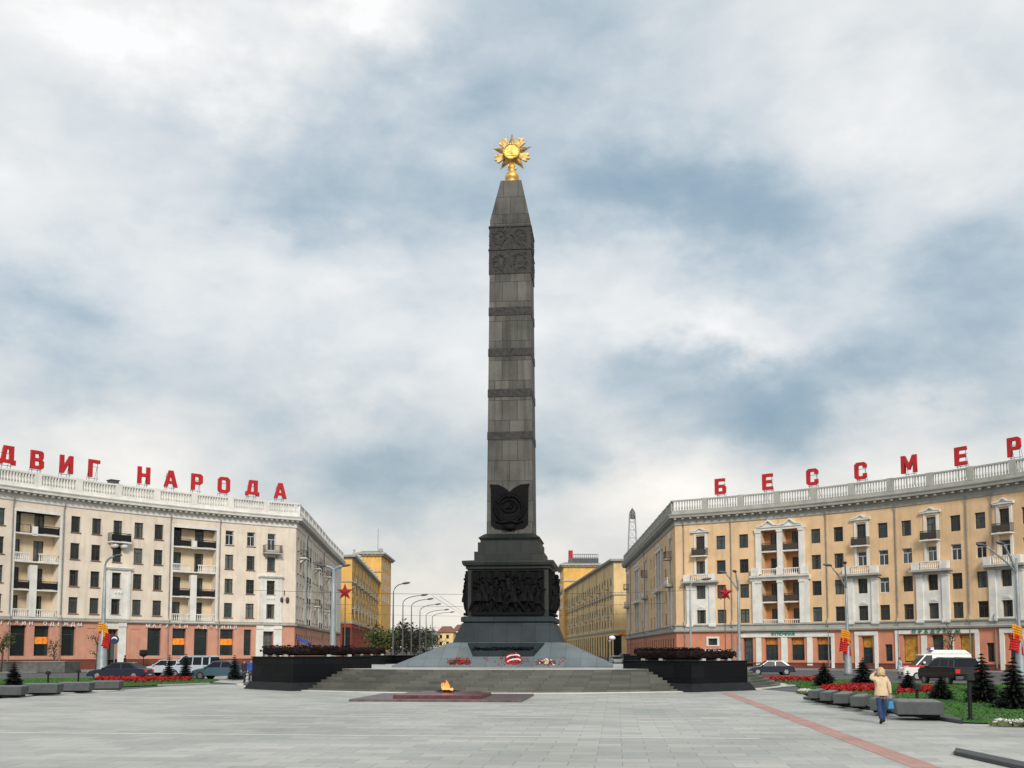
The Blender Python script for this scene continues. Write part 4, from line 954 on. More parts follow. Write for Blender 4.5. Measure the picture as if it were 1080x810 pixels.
# loggia pair
a0, c1 = lgR[0][0], lgR[1][1]
for zl, zh in ((5.9,11.9),(12.3,18.0)):
    for (a, c), wpx in zip(lgR, (815, 837.5)):
        rr = [r for r in rowsR if zl-.2 < r < zh]; q = X(wpx)
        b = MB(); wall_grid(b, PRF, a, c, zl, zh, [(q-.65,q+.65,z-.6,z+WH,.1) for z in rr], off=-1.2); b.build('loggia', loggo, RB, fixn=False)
        for i, z in enumerate(rr):
            put_window(RB, PRF, q, z-.6, 1.3, WH+.6, 'door', frame_d, depth=.1, sill=False, off=-1.2)
            b = MB(); sweep(b, PRF, a+.01, c-.01, rect(-1.19,.04 if i else .0,z-.78,z-.6)); bl_ = b.build('balcony', white_s, RB)
            b = MB(); railing(b, PRF.M((a+c)/2,0,.0), c-a-.1, 0, .1, z-.6, 1.0, 'metal' if i else 'stone', solid=bool(i)); b.build('railing', frame_d if i else white_s, bl_)
b = MB()
for q0, q1 in ((a0-.75,a0),(lgR[0][1],lgR[1][0]),(c1,c1+.75)):
    sweep(b, PRF, q0, q1, rect(-.02,.22,12.3,18.0)); sweep(b, PRF, q0-(0 if q0 != a0-.75 else .5), q1+(0 if q1 != c1+.75 else .5), rect(-.02,.34,5.9,11.4))
    qm = (q0+q1)/2
    for zz_, o_ in ((17.7,.22),(11.1,.34)): sweep(b, PRF, q0-.05, q1+.05, rect(o_-.01,o_+.1,zz_,zz_+.28))
sweep(b, PRF, a0-.9, c1+.9, rect(-.02,.3,18.0,18.3))
b.build('loggia_pilaster', white_s, RB)
b = MB(); sweep(b, PRF, a0-1.5, c1+1.5, [(-.02,11.4),(.38,11.4),(.5,11.7),(.75,11.85),(.78,12.05),(-.02,12.1)]); b.build('loggia_entablature', white_s, RB)
for q0, q1 in ((a0-1.3,a0-.35),(lgR[0][1]+.02,lgR[1][0]-.02),(c1+.35,c1+1.3)): b = MB(); sweep(b, PRF, q0, q1, rect(.2,.62,12.1,13.1)); b.build('loggia_pedestal', white_s, RB)
def pediment(b, T, w_, z, h_, d_=.35):
    m_ = w_/2
    b.box(-m_,m_,-d_,0,z,z+.14,T)
    for s_ in (-1,1):
        b.add([(s_*m_,-d_-.05,z+.14),(s_*m_,-d_-.05,z+.30),(s_*m_*.45,-d_-.05,z+.22+h_*.25),(s_*m_*.45,-d_-.05,z+.06+h_*.25+.0),
               (s_*m_,0,z+.14),(s_*m_,0,z+.30),(s_*m_*.45,0,z+.22+h_*.25),(s_*m_*.45,0,z+.06+h_*.25)], [(0,1,2,3),(1,5,6,2),(0,3,7,4),(0,4,5,1)], T)
        b.add([(s_*m_*.45,-d_-.05,z+.06+h_*.25),(s_*m_*.45,-d_-.05,z+.22+h_*.25),(0,-d_-.05,z+h_+.12),(0,-d_-.05,z+h_-.08),
               (s_*m_*.45,0,z+.06+h_*.25),(s_*m_*.45,0,z+.22+h_*.25),(0,0,z+h_+.12),(0,0,z+h_-.08)], [(0,1,2,3),(1,5,6,2),(0,3,7,4)], T)
    b.add([(-m_*.8,-d_*.5,z+.14),(m_*.8,-d_*.5,z+.14),(0,-d_*.5,z+h_)], [(0,1,2)], T)
b = MB()
for a, c in lgR: pediment(b, PRF.M((a+c)/2, 0, 0), (c-a)+.95, 18.32, .95, .42)
b.build('loggia_pediment', white_s, RB)
for q in [X(p) for p in bays]:
    T = PRF.M(q); b = MB()
    for s_ in (-1,1): b.box(s_*.78-.15,s_*.78+.15,-.12,0,12.6,18.05,T)
    b.box(-.93,.93,-.13,0,18.02,18.3,T); pediment(b, T, 2.5, 18.3, .62); b.build('window_surround', white_s, RB)
    o = balcony(RB, PRF, q, rowsR[3]-.75, 2.0, .8, 'metal', white_s, frame_d, solid=True, bracket=False)
    b = MB(); wall_grid(b, PRF, q-1.45, q+1.45, 5.5, 11.5, [(q-.63,q+.63,z,z+WH,.10) for z in rowsR[:2]], off=.10)
    for q_ in (q-1.45,q+1.45): b.quad(PRF.W(q_,5.5,0), PRF.W(q_,5.5,.10), PRF.W(q_,11.5,.10), PRF.W(q_,11.5,0))
    for s_ in (-1,1):
        b.box(s_*1.6-.42,s_*1.6+.42,-.28,-.0,5.5,11.2,T); b.box(s_*1.6-.48,s_*1.6+.48,-.36,0,10.9,11.2,T); b.box(s_*1.6-.5,s_*1.6+.5,-.36,0,5.6,5.9,T)
    b.box(-.3,.3,-.18,-.08,8.15,8.3,T); b.box(-.5,.5,-.16,-.08,8.0,8.08,T)
    b.build('white_aedicule', white_s, RB, fixn=False)
    b = MB(); b.box(-2.3,2.3,-.55,0,11.2,11.45,T); b.box(-2.5,2.5,-.95,0,11.45,11.7,T); b.build('balcony', grey_s, RB)
    b = MB(); railing(b, T, 2.3, -.75, 0, 11.7, .95, 'stone')
    for s_ in (-1,1): b.box(s_*1.75-.45,s_*1.75+.45,-.92,-.1,11.7,12.6,T)
    b.build('stone_balustrade', white_s, RB)
for q in s_bay:
    T = PRF.M(q); b = MB()
    for s_ in (-1,1): b.box(s_*.8-.15,s_*.8+.15,-.12,0,12.6,18.1,T); b.box(s_*1.3-.35,s_*1.3+.35,-.25,0,5.5,11.2,T)
    b.box(-1.2,1.2,-.35,0,18.1,18.3,T); b.lathe([(.7,0),(.7,.28)], 16, T @ Matrix.Translation((0,0,18.4)) @ Matrix.Rotation(R(90),4,'X')); b.build('window_surround', white_s, RB)
    balcony(RB, PRF, q, rowsR[3]-.6, 2.0, .95, 'metal', grey_s, frame_d, solid=True, bracket=False)
    b = MB(); b.box(-2.1,2.1,-.9,0,11.3,11.7,T); b.build('balcony', grey_s, RB); b = MB(); railing(b, T, 3.8, -.75, 0, 11.7, .9, 'stone'); b.build('stone_balustrade', white_s, RB)
for a, c in s_log:
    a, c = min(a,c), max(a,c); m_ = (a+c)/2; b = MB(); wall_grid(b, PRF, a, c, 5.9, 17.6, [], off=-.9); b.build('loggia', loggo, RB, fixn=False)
    b = MB()
    for q0, q1 in ((a-.8,a),(m_-.35,m_+.35),(c,c+.8)): sweep(b, PRF, q0, q1, rect(-.02,.3,5.9,17.6))
    sweep(b, PRF, a-1, c+1, rect(-.02,.4,17.6,17.9)); sweep(b, PRF, a-1.2, c+1.2, rect(-.02,.9,11.3,11.7)); b.build('loggia_pilaster', white_s, RB)
    for s_ in (-1,1): pass
    b = MB(); pediment(b, PRF.M((a+m_)/2), (m_-a), 17.9, .9); pediment(b, PRF.M((c+m_)/2), (c-m_), 17.9, .9); b.build('loggia_pediment', white_s, RB)
    for z in rowsR:
        b = MB(); sweep(b, PRF, a+.01, c-.01, rect(-.9,.05,z-.78,z-.62)); o = b.build('balcony', white_s, RB)
        b = MB(); railing(b, PRF.M(m_,0,.0), c-a-.1, 0, .1, z-.62, .95, 'metal'); b.build('railing', frame_d, o)
b = MB(); sweep(b, PRF, 0, PRF.s[-1], [(-.05,4.85),(.35,4.9),(.42,5.1),(.14,5.2),(.14,5.7),(.3,5.72),(.3,5.86),(-.05,5.9)]); b.build('string_course', grey_s, RB)
# ground floor
gops = []; gw = []
def gopen(a, c, z0, z1, d_, kind='shop'): 
    gops.append((X(a), X(c), z0, z1, d_)); gw.append((a, c, z0, z1, d_, kind))
gopen(746.5,755.8,3.1,4.0,.2)
ST1 = [(783,793),(805.7,819.3),(833.2,847),(860,875)]
for i, (a, c) in enumerate(ST1): gopen(a, c, (.3 if i == 0 else 1.15), 4.0, .4, 'door' if i == 0 else 'shop')
gopen(886.4,893.8,1.1,3.0,.3); gopen(907.3,918.8,.8,4.05,.45); gopen(931.5,939.3,1.1,3.1,.3)
gopen(950.5,966,1.0,4.15,.4); gopen(980.5,992.8,.3,4.15,.4,'door'); gopen(1009.5,1024,1.0,4.15,.4); gopen(1038,1046,1.1,3.2,.3); gopen(1061,1073,.9,4.1,.45)
gopen(1095,1108,1,4.1,.4)
for q in [2.0+3.05*i for i in range(26)]: gops.append((q-.55,q+.55,1.4,4.1,.3)); 
b = MB(); wall_grid(b, PRF, 0, PRF.s[-1], .75, 5.0, gops); b.build('ground_floor_wall', pink2, RB, fixn=False)
b = MB(); wall_grid(b, PRF, 0, PRF.s[-1], 0, .75, gops, off=.08); sweep(b, PRF, 0, PRF.s[-1], rect(-.02,.14,.73,.85)); b.build('plinth', plinthm, RB, fixn=False)
for a, c, z0, z1, d_, k in gw:
    o = put_window(RB, PRF, (X(a)+X(c))/2, z0, X(c)-X(a), z1-z0, k, frame_d, depth=d_, sill=False, name='door' if k == 'door' else 'shop_window')
    w_ = X(c)-X(a); h_ = z1-z0
    if 800 < a < 880 and k == 'shop':
        b = MB(); b.box(-w_/2+.08,w_/2-.08,-.08,-.04,h_*.70,h_-.06); b.build('striped_valance', mat('red_yellow_valance', (.4,.05,.02), .5, .1, 1.6, 0, vc=(.55,.32,.03)), o, local=True)
    if a in (950.5, 1009.5): b = MB(); b.box(-w_/2+.08,w_/2-.08,-.08,-.04,.15,h_-.1); b.build('yellow_display', yellow_p, o, local=True)
    if a == 907.3: b = MB(); b.box(-w_/2+.08,w_/2-.08,-.08,-.04,h_*.6,h_-.1); b.build('yellow_display', yellow_p, o, local=True)
for q in [2.0+3.05*i for i in range(26)]: put_window(RB, PRF, q, 1.4, 1.1, 2.7, 'shop', frame_d, depth=.3, sill=False, name='shop_window')
def fr(b, a, c, z0, z1, t=.32, o_=.16):
    sweep(b, PRF, a-t, a, rect(-.02,o_,z0,z1)); sweep(b, PRF, c, c+t, rect(-.02,o_,z0,z1)); sweep(b, PRF, a-t, c+t, rect(-.02,o_+.02,z1,z1+t))
for a, c, zt_, t_w, nm in ((780.5,875.6,4.1,.4,'shopfront_frame'),(946.6,1026.6,4.3,.45,'shopfront_frame'),(904,921,4.2,.45,'doorway_frame'),(1057.2,1076,4.25,.5,'doorway_frame')):
    b = MB(); fr(b, X(a), X(c), .2, zt_, t_w); b.build(nm, white_s, RB)
b = MB(); sweep(b, PRF, X(744.5), X(758), rect(-.02,.12,2.95,3.1)); sweep(b, PRF, X(744.5), X(746.4), rect(-.02,.12,3.1,4.0)); sweep(b, PRF, X(756), X(758), rect(-.02,.12,3.1,4.0)); sweep(b, PRF, X(744.5), X(758), rect(-.02,.14,4.0,4.25))
sweep(b, PRF, X(741), X(760), rect(-.02,.45,2.3,2.6)); sweep(b, PRF, X(743), X(758), rect(-.02,.25,1.9,2.3)); b.build('hatch_frame', white_s, RB)
for a, c in ((796.5,802),(823,829.5),(850,855.7),(970,975.6),(1000.3,1004)): b = MB(); sweep(b, PRF, X(a), X(c), rect(-.02,.12,.5,4.1)); b.build('shopfront_pier', white_s, RB)
b = MB(); sweep(b, PRF, X(783), X(872), rect(.0,.08,4.3,4.75)); b.build('fascia_band', grey_s, RB)
cornice_set(RB, PRF, 0, PRF.s[-1], ZWR, grey_s, grey_s, grey_s, peach, ztop=1.85, step=1.1)
roof_body(RB, PRF, 0, PRF.s[-1], ZWR+1.6, 14, peach, slate_roof)

pipem = mat('zinc_downpipe', (.24,.24,.23), .6, .2, 2, 0)
for root_, path_, qs, zt_ in ((LB, PLF, [PLF.sx(p, 10, 0, SC) for p in (10.5,64.5,178,230.5)]+[SC+11.9,SC+37.2], 19.0), (RB, PRF, [PRF.sx(p, 10, SRc+.01, PRF.s[-1]) for p in (722,772,873,946.5,1022,1049)]+[12.0,40.0], 19.4)):
    for q in qs:
        b = MB(); T = path_.M(q); b.tube([(0,-.16,.4),(0,-.16,5.4),(0,-.44,5.7),(0,-.44,6.1),(0,-.14,6.5),(0,-.14,zt_-.3),(0,-.3,zt_+.4)], .065, 6, T); b.build('downpipe', pipem, root_)

# ------------------------------------------------------------------ red rooftop letters
GL = {
 'G':[[(0,0),(2.5,0),(2.5,9.6),(7.2,9.6),(7.2,12),(0,12)]],
 'N':[[(0,0),(2.5,0),(2.5,4.9),(5.7,4.9),(5.7,0),(8.2,0),(8.2,12),(5.7,12),(5.7,7.3),(2.5,7.3),(2.5,12),(0,12)]],
 'I':[[(0,0),(2.4,0),(5.7,7.0),(5.7,0),(8.2,0),(8.2,12),(5.8,12),(2.5,5.0),(2.5,12),(0,12)]],
 'M':[[(0,0),(2.4,0),(2.4,7.2),(4.3,2.2),(5.7,2.2),(7.6,7.2),(7.6,0),(10,0),(10,12),(7.3,12),(5,6.2),(2.7,12),(0,12)]],
 'A':[[(0,0),(2.5,0),(3.0,2.3),(6.2,2.3),(6.7,0),(9.2,0),(6.1,12),(3.1,12)],[(3.6,4.4),(5.6,4.4),(4.6,8.8)]],
 'R':[[(0,0),(2.5,0),(2.5,4),(6.2,4),(7.8,5.4),(7.8,10.6),(6.2,12),(0,12)],[(2.5,6.2),(4.9,6.2),(5.3,6.7),(5.3,9.2),(4.9,9.7),(2.5,9.7)]],
 'O':[[(1.8,0),(6.6,0),(8.4,1.8),(8.4,10.2),(6.6,12),(1.8,12),(0,10.2),(0,1.8)],[(3.1,2.3),(5.3,2.3),(5.9,3),(5.9,9),(5.3,9.7),(3.1,9.7),(2.5,9),(2.5,3)]],
 'D':[[(0,0),(2.1,0),(2.1,1),(7.7,1),(7.7,0),(9.8,0),(9.8,3.2),(8.6,3.2),(8.6,12),(2.6,12),(1.2,3.2),(0,3.2)],[(3.7,3.2),(6.1,3.2),(6.1,9.7),(4.6,9.7)]],
 'B':[[(0,0),(6.4,0),(7.9,1.3),(7.9,5.7),(6.4,7),(2.5,7),(2.5,9.7),(7.2,9.7),(7.2,12),(0,12)],[(2.5,2.2),(5.4,2.2),(5.4,4.8),(2.5,4.8)]],
 'V':[[(0,0),(6.5,0),(8,1.3),(8,5.1),(7,6.2),(7.7,7.4),(7.7,10.8),(6.5,12),(0,12)],[(2.5,2.2),(5.4,2.2),(5.4,5.0),(2.5,5.0)],[(2.5,7.1),(5.2,7.1),(5.2,9.8),(2.5,9.8)]],
 'E':[[(0,0),(7.4,0),(7.4,2.4),(2.5,2.4),(2.5,4.9),(6.6,4.9),(6.6,7.2),(2.5,7.2),(2.5,9.6),(7.4,9.6),(7.4,12),(0,12)]],
 'S':[[(1.5,0),(6.5,0),(8,1.5),(8,4.1),(5.5,4.1),(5.5,2.3),(2.5,2.3),(2.5,9.7),(5.5,9.7),(5.5,7.9),(8,7.9),(8,10.5),(6.5,12),(1.5,12),(0,10.5),(0,1.5)]]}
def glyph(k, h=2.12, ext=.13, wid=1.12):
    cu = bpy.data.curves.new('g', 'CURVE'); cu.dimensions = '2D'; cu.fill_mode = 'BOTH'; cu.extrude = ext; u = h/12
    w_ = max(p[0] for p in GL[k][0])
    for sp in GL[k]:
        q = cu.splines.new('POLY'); q.points.add(len(sp)-1); q.use_cyclic_u = True
        for i, p in enumerate(sp): q.points[i].co = ((p[0]-w_/2)*u*wid, p[1]*u, 0, 1)
    o = bpy.data.objects.new('g', cu); col.objects.link(o); dg = bpy.context.evaluated_depsgraph_get()
    me = bpy.data.meshes.new_from_object(o.evaluated_get(dg)); me.transform(Matrix.Rotation(R(90), 4, 'X')); me.name = 'letter_face'
    bpy.data.objects.remove(o); bpy.data.curves.remove(cu); me.materials.clear(); me.materials.append(red_letter); return me
ORD = ['first','second','third','fourth','fifth','sixth','seventh','eighth','ninth','tenth']
SHAPE = {'G':'shaped like an upside down L','N':'shaped like an H','I':'shaped like a mirrored N','M':'shaped like an M','A':'shaped like an A','R':'shaped like a P','O':'shaped like an O',
         'D':'shaped like a footed house','B':'shaped like a flat topped 6','V':'shaped like a B','E':'shaped like an E','S':'shaped like a C'}
def letters(path, xs, txt, z, label_side, sx0, hi):
    for i, (px, ch) in enumerate(zip(xs, txt)):
        q = path.sx(px, 24, sx0, hi); p = path.at(q, .05)
        lab = f'{ORD[i]} red roof letter, {SHAPE[ch]}, on the {label_side}'
        root = empty('roof_letter', (p.x, p.y, z), path.ang(q), lab, 'letter', f'red letters above the {label_side}')
        o = bpy.data.objects.new('letter_face', glyph(ch)); col.objects.link(o); o.parent = root; o.location = (0,0,.12)
        b = MB()
        for x in (-.5,.5): b.box(x-.03,x+.03,.16,.2,-1.3,1.9); b.tube([(x,.2,1.5),(x,1.2,-1.2)], .03, 4)
        b.box(-.7,.7,.2,.24,.0,.06); b.box(-.7,.7,.2,.24,1.4,1.46)
        b.build('support_frame', steel, root, local=True)
letters(PLF, [7.5,39,69.8,99,151.5,180,207.5,236,266,295.5], 'DVIGNARODA', 22.85, 'cream building', 0, SC)
letters(PRF, [760,809.8,857,908,959,1013.6,1070], 'BESSMER', 23.2, 'peach building', SRc+.01, PRF.s[-1])
def shop_sign(path, pxa, pxb, z, h_, txt, m, label, lo, hi, off=.12, hard=None):
    qa, qb = path.sx(pxa, z, lo, hi), path.sx(pxb, z, lo, hi); q = (qa+qb)/2; L_ = qb-qa; p = path.at(q, off)
    root = empty('shop_sign', (p.x,p.y,z), path.ang(q), label, 'shop sign')
    # letter by letter along the curve
    n = len(txt); b_off = wloc(root); rz = path.ang(q)
    me_all = MB()
    for i, ch in enumerate(txt):
        if ch == ' ': continue
        me = text_mesh(ch, h_*1.38, .04, 'g', .012, 1.15); qi = qa+L_*(i+.5)/n; T = path.M(qi, z, off)
        vs = [v.co.copy() for v in me.vertices]; me_all.add([tuple(v) for v in vs], [tuple(p_.vertices) for p_ in me.polygons], T); bpy.data.meshes.remove(me)
    inv = root.matrix_basis.inverted() if False else (Matrix.Translation(root.location) @ Matrix.Rotation(rz,4,'Z')).inverted()
    me_all.v = [tuple(inv @ Vector(v)) for v in me_all.v]
    me_all.build('sign_letters', m, root, local=True)
    return root
shop_sign(PLF, -18, 87, 5.22, .42, 'МАГАЗИН ОДЕЖДЫ', white_sign, 'white shop lettering over the left shop windows of the cream building', 0, SC)
shop_sign(PLF, 152, 251, 5.22, .42, 'МАГАЗІН АДЗЕННЯ', white_sign, 'white shop lettering over the right shop windows of the cream building', 0, SC)
shop_sign(PRF, 814, 839, 4.32, .36, 'БУЛОЧНАЯ', teal_sign, 'teal shop lettering above the shopfront with red and yellow valances', SRc, PRF.s[-1], off=.2)
shop_sign(PRF, 962, 1015, 4.36, .42, 'ПРАДУКТЫ', green_sign, 'green shop lettering above the shopfront behind the ambulance', SRc, PRF.s[-1], off=.3)

# ------------------------------------------------------------------ the two yellow blocks along the avenue
def block(path, lbl, h_, m, redz, seed, redm, depth, front_s, white_band, tower=None, cols_step=3.4):
    root = empty('apartment_building', (path.p[1].x, path.p[1].y, 0), 0, lbl, 'building')
    S = path.s[-1]; ops = []; wl = []; rws = [redz+.9+ (h_-redz-3)/4*i for i in range(4)]
    q = 1.6
    while q < S-1.2:
        if abs(q-front_s) > 1.4:
            for z in rws: ops.append((q-.7,q+.7,z,z+1.9,.06)); wl.append((q,z))
        q += cols_step
    b = MB(); wall_grid(b, path, 0, S, redz, h_, ops); b.build('wall', m, root, fixn=False)
    gop = []; q = 1.8
    while q < S-1.5: gop.append((q-.95,q+.95,.6,redz-1.0,.12)); q += cols_step*1.0
    b = MB(); wall_grid(b, path, 0, S, -1, redz, gop); b.build('ground_floor_wall', redm, root, fixn=False)
    wl = sorted(wl, key=lambda t: -abs(t[0])) 
    n = 0
    for q, z in wl:
        n += 1
        if n <= 90: put_window(root, path, q, z, 1.4, 1.9, 'casement', frame_d, depth=.06, sill=False)
    for g in gop: put_window(root, path, (g[0]+g[1])/2, .6, 1.9, redz-1.6, 'shop', frame_d, depth=.12, sill=False, name='shop_window')
    b = MB(); sweep(b, path, 0, S, rect(-.05,.22,redz-.2,redz+.25)); sweep(b, path, 0, S, rect(-.05,.2,white_band,white_band+.3)); b.build('string_course', grey_s, root)
    b = MB(); sweep(b, path, 0, S, [(-.1,h_-.3),(.15,h_-.3),(.2,h_),(.8,h_+.1),(.9,h_+.55),(-.1,h_+.6)]); b.build('cornice', grey_s, root)
    b = MB(); q = 2.0; k = 0
    while q < S-2:
        if k % 3 == 1:
            for z in (rws[1]-.5, rws[3]-.5): b.box(-1.2,1.2,-.9,0,z-.15,z,path.M(q)); b.box(-1.2,1.2,-.9,-.84,z,z+.9,path.M(q))
        q += cols_step; k += 1
    b.build('balcony_row', grey_s, root)
    q = .2
    while q < S: b = MB(); b.box(-.16,.16,-.14,0,redz+.3,h_-.3,path.M(q)); b.build('pilaster', grey_s, root); q += cols_step*3
    roof_body(root, path, 0, S, h_+.55, depth, m, slate_roof, -1)
    return root
# left yellow block
YL0 = atz(371.5, 585, 23.5); hz_ = 23.5
far = atz(404, 619.5, hz_)
pL = Path([(YL0.x-13, YL0.y+.6), (YL0.x, YL0.y), (far.x, far.y)])
YB = block(pL, 'orange yellow apartment block with red ground floor beyond the cream building', 22.9, yellow, 8.6, 1, redwall, 14, 13, 17.5)
b = MB(); rnd = random.Random(4); q = 8
while q < pL.s[-1]-2: b.lathe([(.35,23.4),(.35,24.2),(.15,24.5),(.3,24.7),(.1,25.1)], 8, pL.M(q, 0, .2)); q += 8
b.build('roof_urn', grey_s, YB)
def tower(px0, px1, pside, Y, ytop, lbl, m, left):
    A = aty(px0, 650, Y); B = aty(px1, 650, Y); ht = aty(px1, ytop, Y).z; dpt = 26
    cx0, cx1 = A.x, B.x
    root = empty('corner_tower', ((cx0+cx1)/2, Y+dpt/2, 0), 0, lbl, 'tower')
    b = MB(); b.box(cx0,cx1,Y,Y+dpt,0,ht-1.2); 
    T = [b.build('wall', m, root)]
    b = MB(); b.box(cx0-.7,cx1+.7,Y-.7,Y+dpt+.7,ht-1.2,ht-.75); b.box(cx0-1.2,cx1+1.2,Y-1.2,Y+dpt+1.2,ht-.75,ht-.2); b.box(cx0-.3,cx1+.3,Y-.3,Y+.0,ht-6.2,ht-5.8)
    n = int((cx1-cx0)/1.2)
    for i in range(n): x = cx0+.6+i*1.2; b.box(x-.2,x+.2,Y-1.0,Y-.7,ht-1.15,ht-.77)
    b.build('cornice', grey_s, root)
    b = MB(); b.prism([(cx0-1,Y-1),(cx1+1,Y-1),(cx1+1,Y+dpt+1),(cx0-1,Y+dpt+1)], ht-.2, ht+.5, None, .75); b.build('roof', slate_roof, root)
    b = MB()
    for xx in ((cx1+.02,) if left else (cx0-.02,)):
        for yy in (Y+4, Y+9, Y+14, Y+19):
            for z in (ht-4.5, ht-8, ht-11.5, ht-15): b.box(xx-.03,xx+.03,yy-.7,yy+.7,z,z+1.9)
    b.build('window_row', pane, root)
    return root, cx0, cx1, ht
tr, a_, c_, ht = tower(381, 401.5, 0, 318, 582, 'yellow corner tower rising at the far end of the orange yellow block', yellow, True)
b = MB(); b.lathe([(.7,ht),(.7,ht+.8),(.3,ht+1.2)], 10, Matrix.Translation((c_-.2,318,0))); b.build('roof_urn', grey_s, tr)
b = MB(); b.tube([((a_+c_)/2+1,325,ht),((a_+c_)/2+1,325,ht+8)], .07, 5); b.build('antenna', steel_d, tr)
# right yellow block
YR0 = atz(647, 589.5, 23.5); far = atz(590, 626, hz_)
pR = Path([(far.x, far.y), (YR0.x, YR0.y), (YR0.x+14, YR0.y-.6)])
YRB = block(pR, 'pale yellow apartment block with tall arches between the monument and the peach building', 22.9, yellow2, 7.0, 2, yellow2, 14, pR.s[1], 15.2, cols_step=5.2)
tr, a_, c_, ht = tower(594.5, 632, 0, 352, 594, 'bright yellow square tower with railed flat roof and red chimney', yellow, False)
b = MB(); b.lathe([(.75,ht),(.75,ht+4.6)], 14, Matrix.Translation((a_+2.6,355,0))); b.build('red_chimney', red_letter, tr)
b = MB()
for i in range(14):
    x = a_+3.4+i*(c_-a_-3.6)/13; b.tube([(x,353,ht+.2),(x,353,ht+3.1)], .07, 4)
b.tube([(a_+3.4,353,ht+3.1),(c_-.2,353,ht+3.1)], .1, 4); b.tube([(a_+3.4,353,ht+2.0),(c_-.2,353,ht+2.0)], .07, 4); b.box(a_+2,c_,353.3,360,ht,ht+1.8); b.build('roof_railing', steel_d, tr)
# lattice mast
mb = aty(667.5, 600, 420); z1 = aty(667, 536, 420).z; root = empty('lattice_mast', (mb.x, 420, 0), 0, 'white steel lattice mast standing behind the peach building roof', 'mast')
b = MB(); w0, w1 = 3.6, 1.1; nlev = 18
cor = lambda i, k: ((-1 if k in (0,3) else 1)*(w0+(w1-w0)*i/nlev)+mb.x, (-1 if k < 2 else 1)*(w0+(w1-w0)*i/nlev)+420, z1*.96*i/nlev)
for i in range(nlev):
    for k in range(4):
        b.tube([cor(i,k), cor(i+1,k)], .16, 4); b.tube([cor(i,k), cor(i+1,(k+1)%4)], .09, 4); b.tube([cor(i+1,k), cor(i+1,(k+1)%4)], .09, 4)
b.build('lattice', mat('white_steel', (.5,.52,.54), .5), root)
b = MB(); b.lathe([(1.4,z1*.93),(1.4,z1*.96),(.9,z1*.98),(.2,z1)], 10, Matrix.Translation((mb.x,420,0))); b.lathe([(3.4,z1*.62),(3.4,z1*.635)], 10, Matrix.Translation((mb.x,420,0))); b.build('platform', steel_d, root)
# far end of the avenue
def far_house(px0, px1, Y, ytop, lbl, m, roofm, seed):
    A = aty(px0, 670, Y); B = aty(px1, 670, Y); ht = aty(px1, ytop, Y).z; d_ = 25; g = gz(Y)
    root = empty('distant_house', ((A.x+B.x)/2, Y+d_/2, g), 0, lbl, 'building')
    b = MB(); b.box(A.x,B.x,Y,Y+d_,g-.5,ht-1.5); b.build('wall', m, root)
    b = MB(); b.box(A.x-.8,B.x+.8,Y-.8,Y+d_+.8,ht-1.5,ht+2,tx=2.5,ty=9); b.build('roof', roofm, root)
    x = A.x+1.5
    while x < B.x-1.5:
        for z in [ht-4.8-3.6*i for i in range(int((ht-g-5)/3.6)+1)]:
            o = MB(); o.box(x-.7,x+.7,Y-.04,Y+.02,z,z+2); o.build('window', pane, root)
        x += 3.6
rroof = mat('rust_roof', (.22,.09,.06), .8, .15, .5)
far_house(462, 478, 560, 664, 'distant pale house with rust red roof left of the monument plinth', yellow2, rroof, 1)
far_house(478.5, 502, 600, 662, 'distant cream house half hidden by the monument plinth', cream, rroof, 2)
far_house(446, 461, 640, 668, 'distant low grey house at the end of the avenue', grey_s, slate_roof, 3)
far_house(424, 445, 660, 669, 'distant ochre house at the end of the avenue behind street trees', yellow2, slate_roof, 4)
far_house(505, 640, 900, 676, 'long distant grey house closing the avenue behind the monument', grey_s, slate_roof, 5)
# ================================================================== ground details
def G(px, py, z=0.0): return atz(px, py, z)
def polyW(name, pts, z, m, kind='structure'): return flat(name, [tuple(p[:2]) for p in pts], z, m, kind, rot=False)
def pave(name, path, s0, s1, o0, o1, z, m):
    b = MB(); S = [s0]+[q for q in path.s if s0 < q < s1]+[s1]
    for a, c in zip(S[:-1], S[1:]):
        b.quad(path.W(a,z,o0), path.W(a,z,o1), path.W(c,z,o1), path.W(c,z,o0)); b.quad(path.W(a,-.02,o1), path.W(c,-.02,o1), path.W(c,z,o1), path.W(a,z,o1))
        b.quad(path.W(a,z+.01,o1-.2), path.W(a,z+.01,o1+.02), path.W(c,z+.01,o1+.02), path.W(c,z+.01,o1-.2))
    return tag(b.build(name, m, fixn=False), kind='structure')
sidem = brick_mat('pavement_tiles', (.26,.26,.25), (.31,.31,.29), (.16,.16,.16), .6, .6, .01, .8, .5, .3, .3)
pave('pavement', PLF, 0, PLF.s[-1], 0, 7, .14, sidem); pave('pavement', PRF, 0, PRF.s[-1], 0, 6, .14, sidem)
# lane lines on the ring road
lane = mat('road_paint', (.6,.6,.57), .7, .1, 2)
b = MB()
for path, o in ((PLF, 13.5), (PRF, 12.5)):
    q = 3
    while q < path.s[-1]-70 or (path is PRF and q < path.s[-1]-3):
        if not (path is PRF and q < SRc-2): b.quad(path.W(q,-.02,o), path.W(q,-.02,o+.14), path.W(q+2.5,-.02,o+.14), path.W(q+2.5,-.02,o))
        q += 7
for y in range(150, 420, 12):
    for x in (-4.5, -8.5, 4.5): b.quad((x,y,gz(y)-.02),(x+.15,y,gz(y)-.02),(x+.15,y+4,gz(y+4)-.02),(x,y+4,gz(y+4)-.02))
tag(b.build('road_marking', lane, fixn=False), kind='structure')
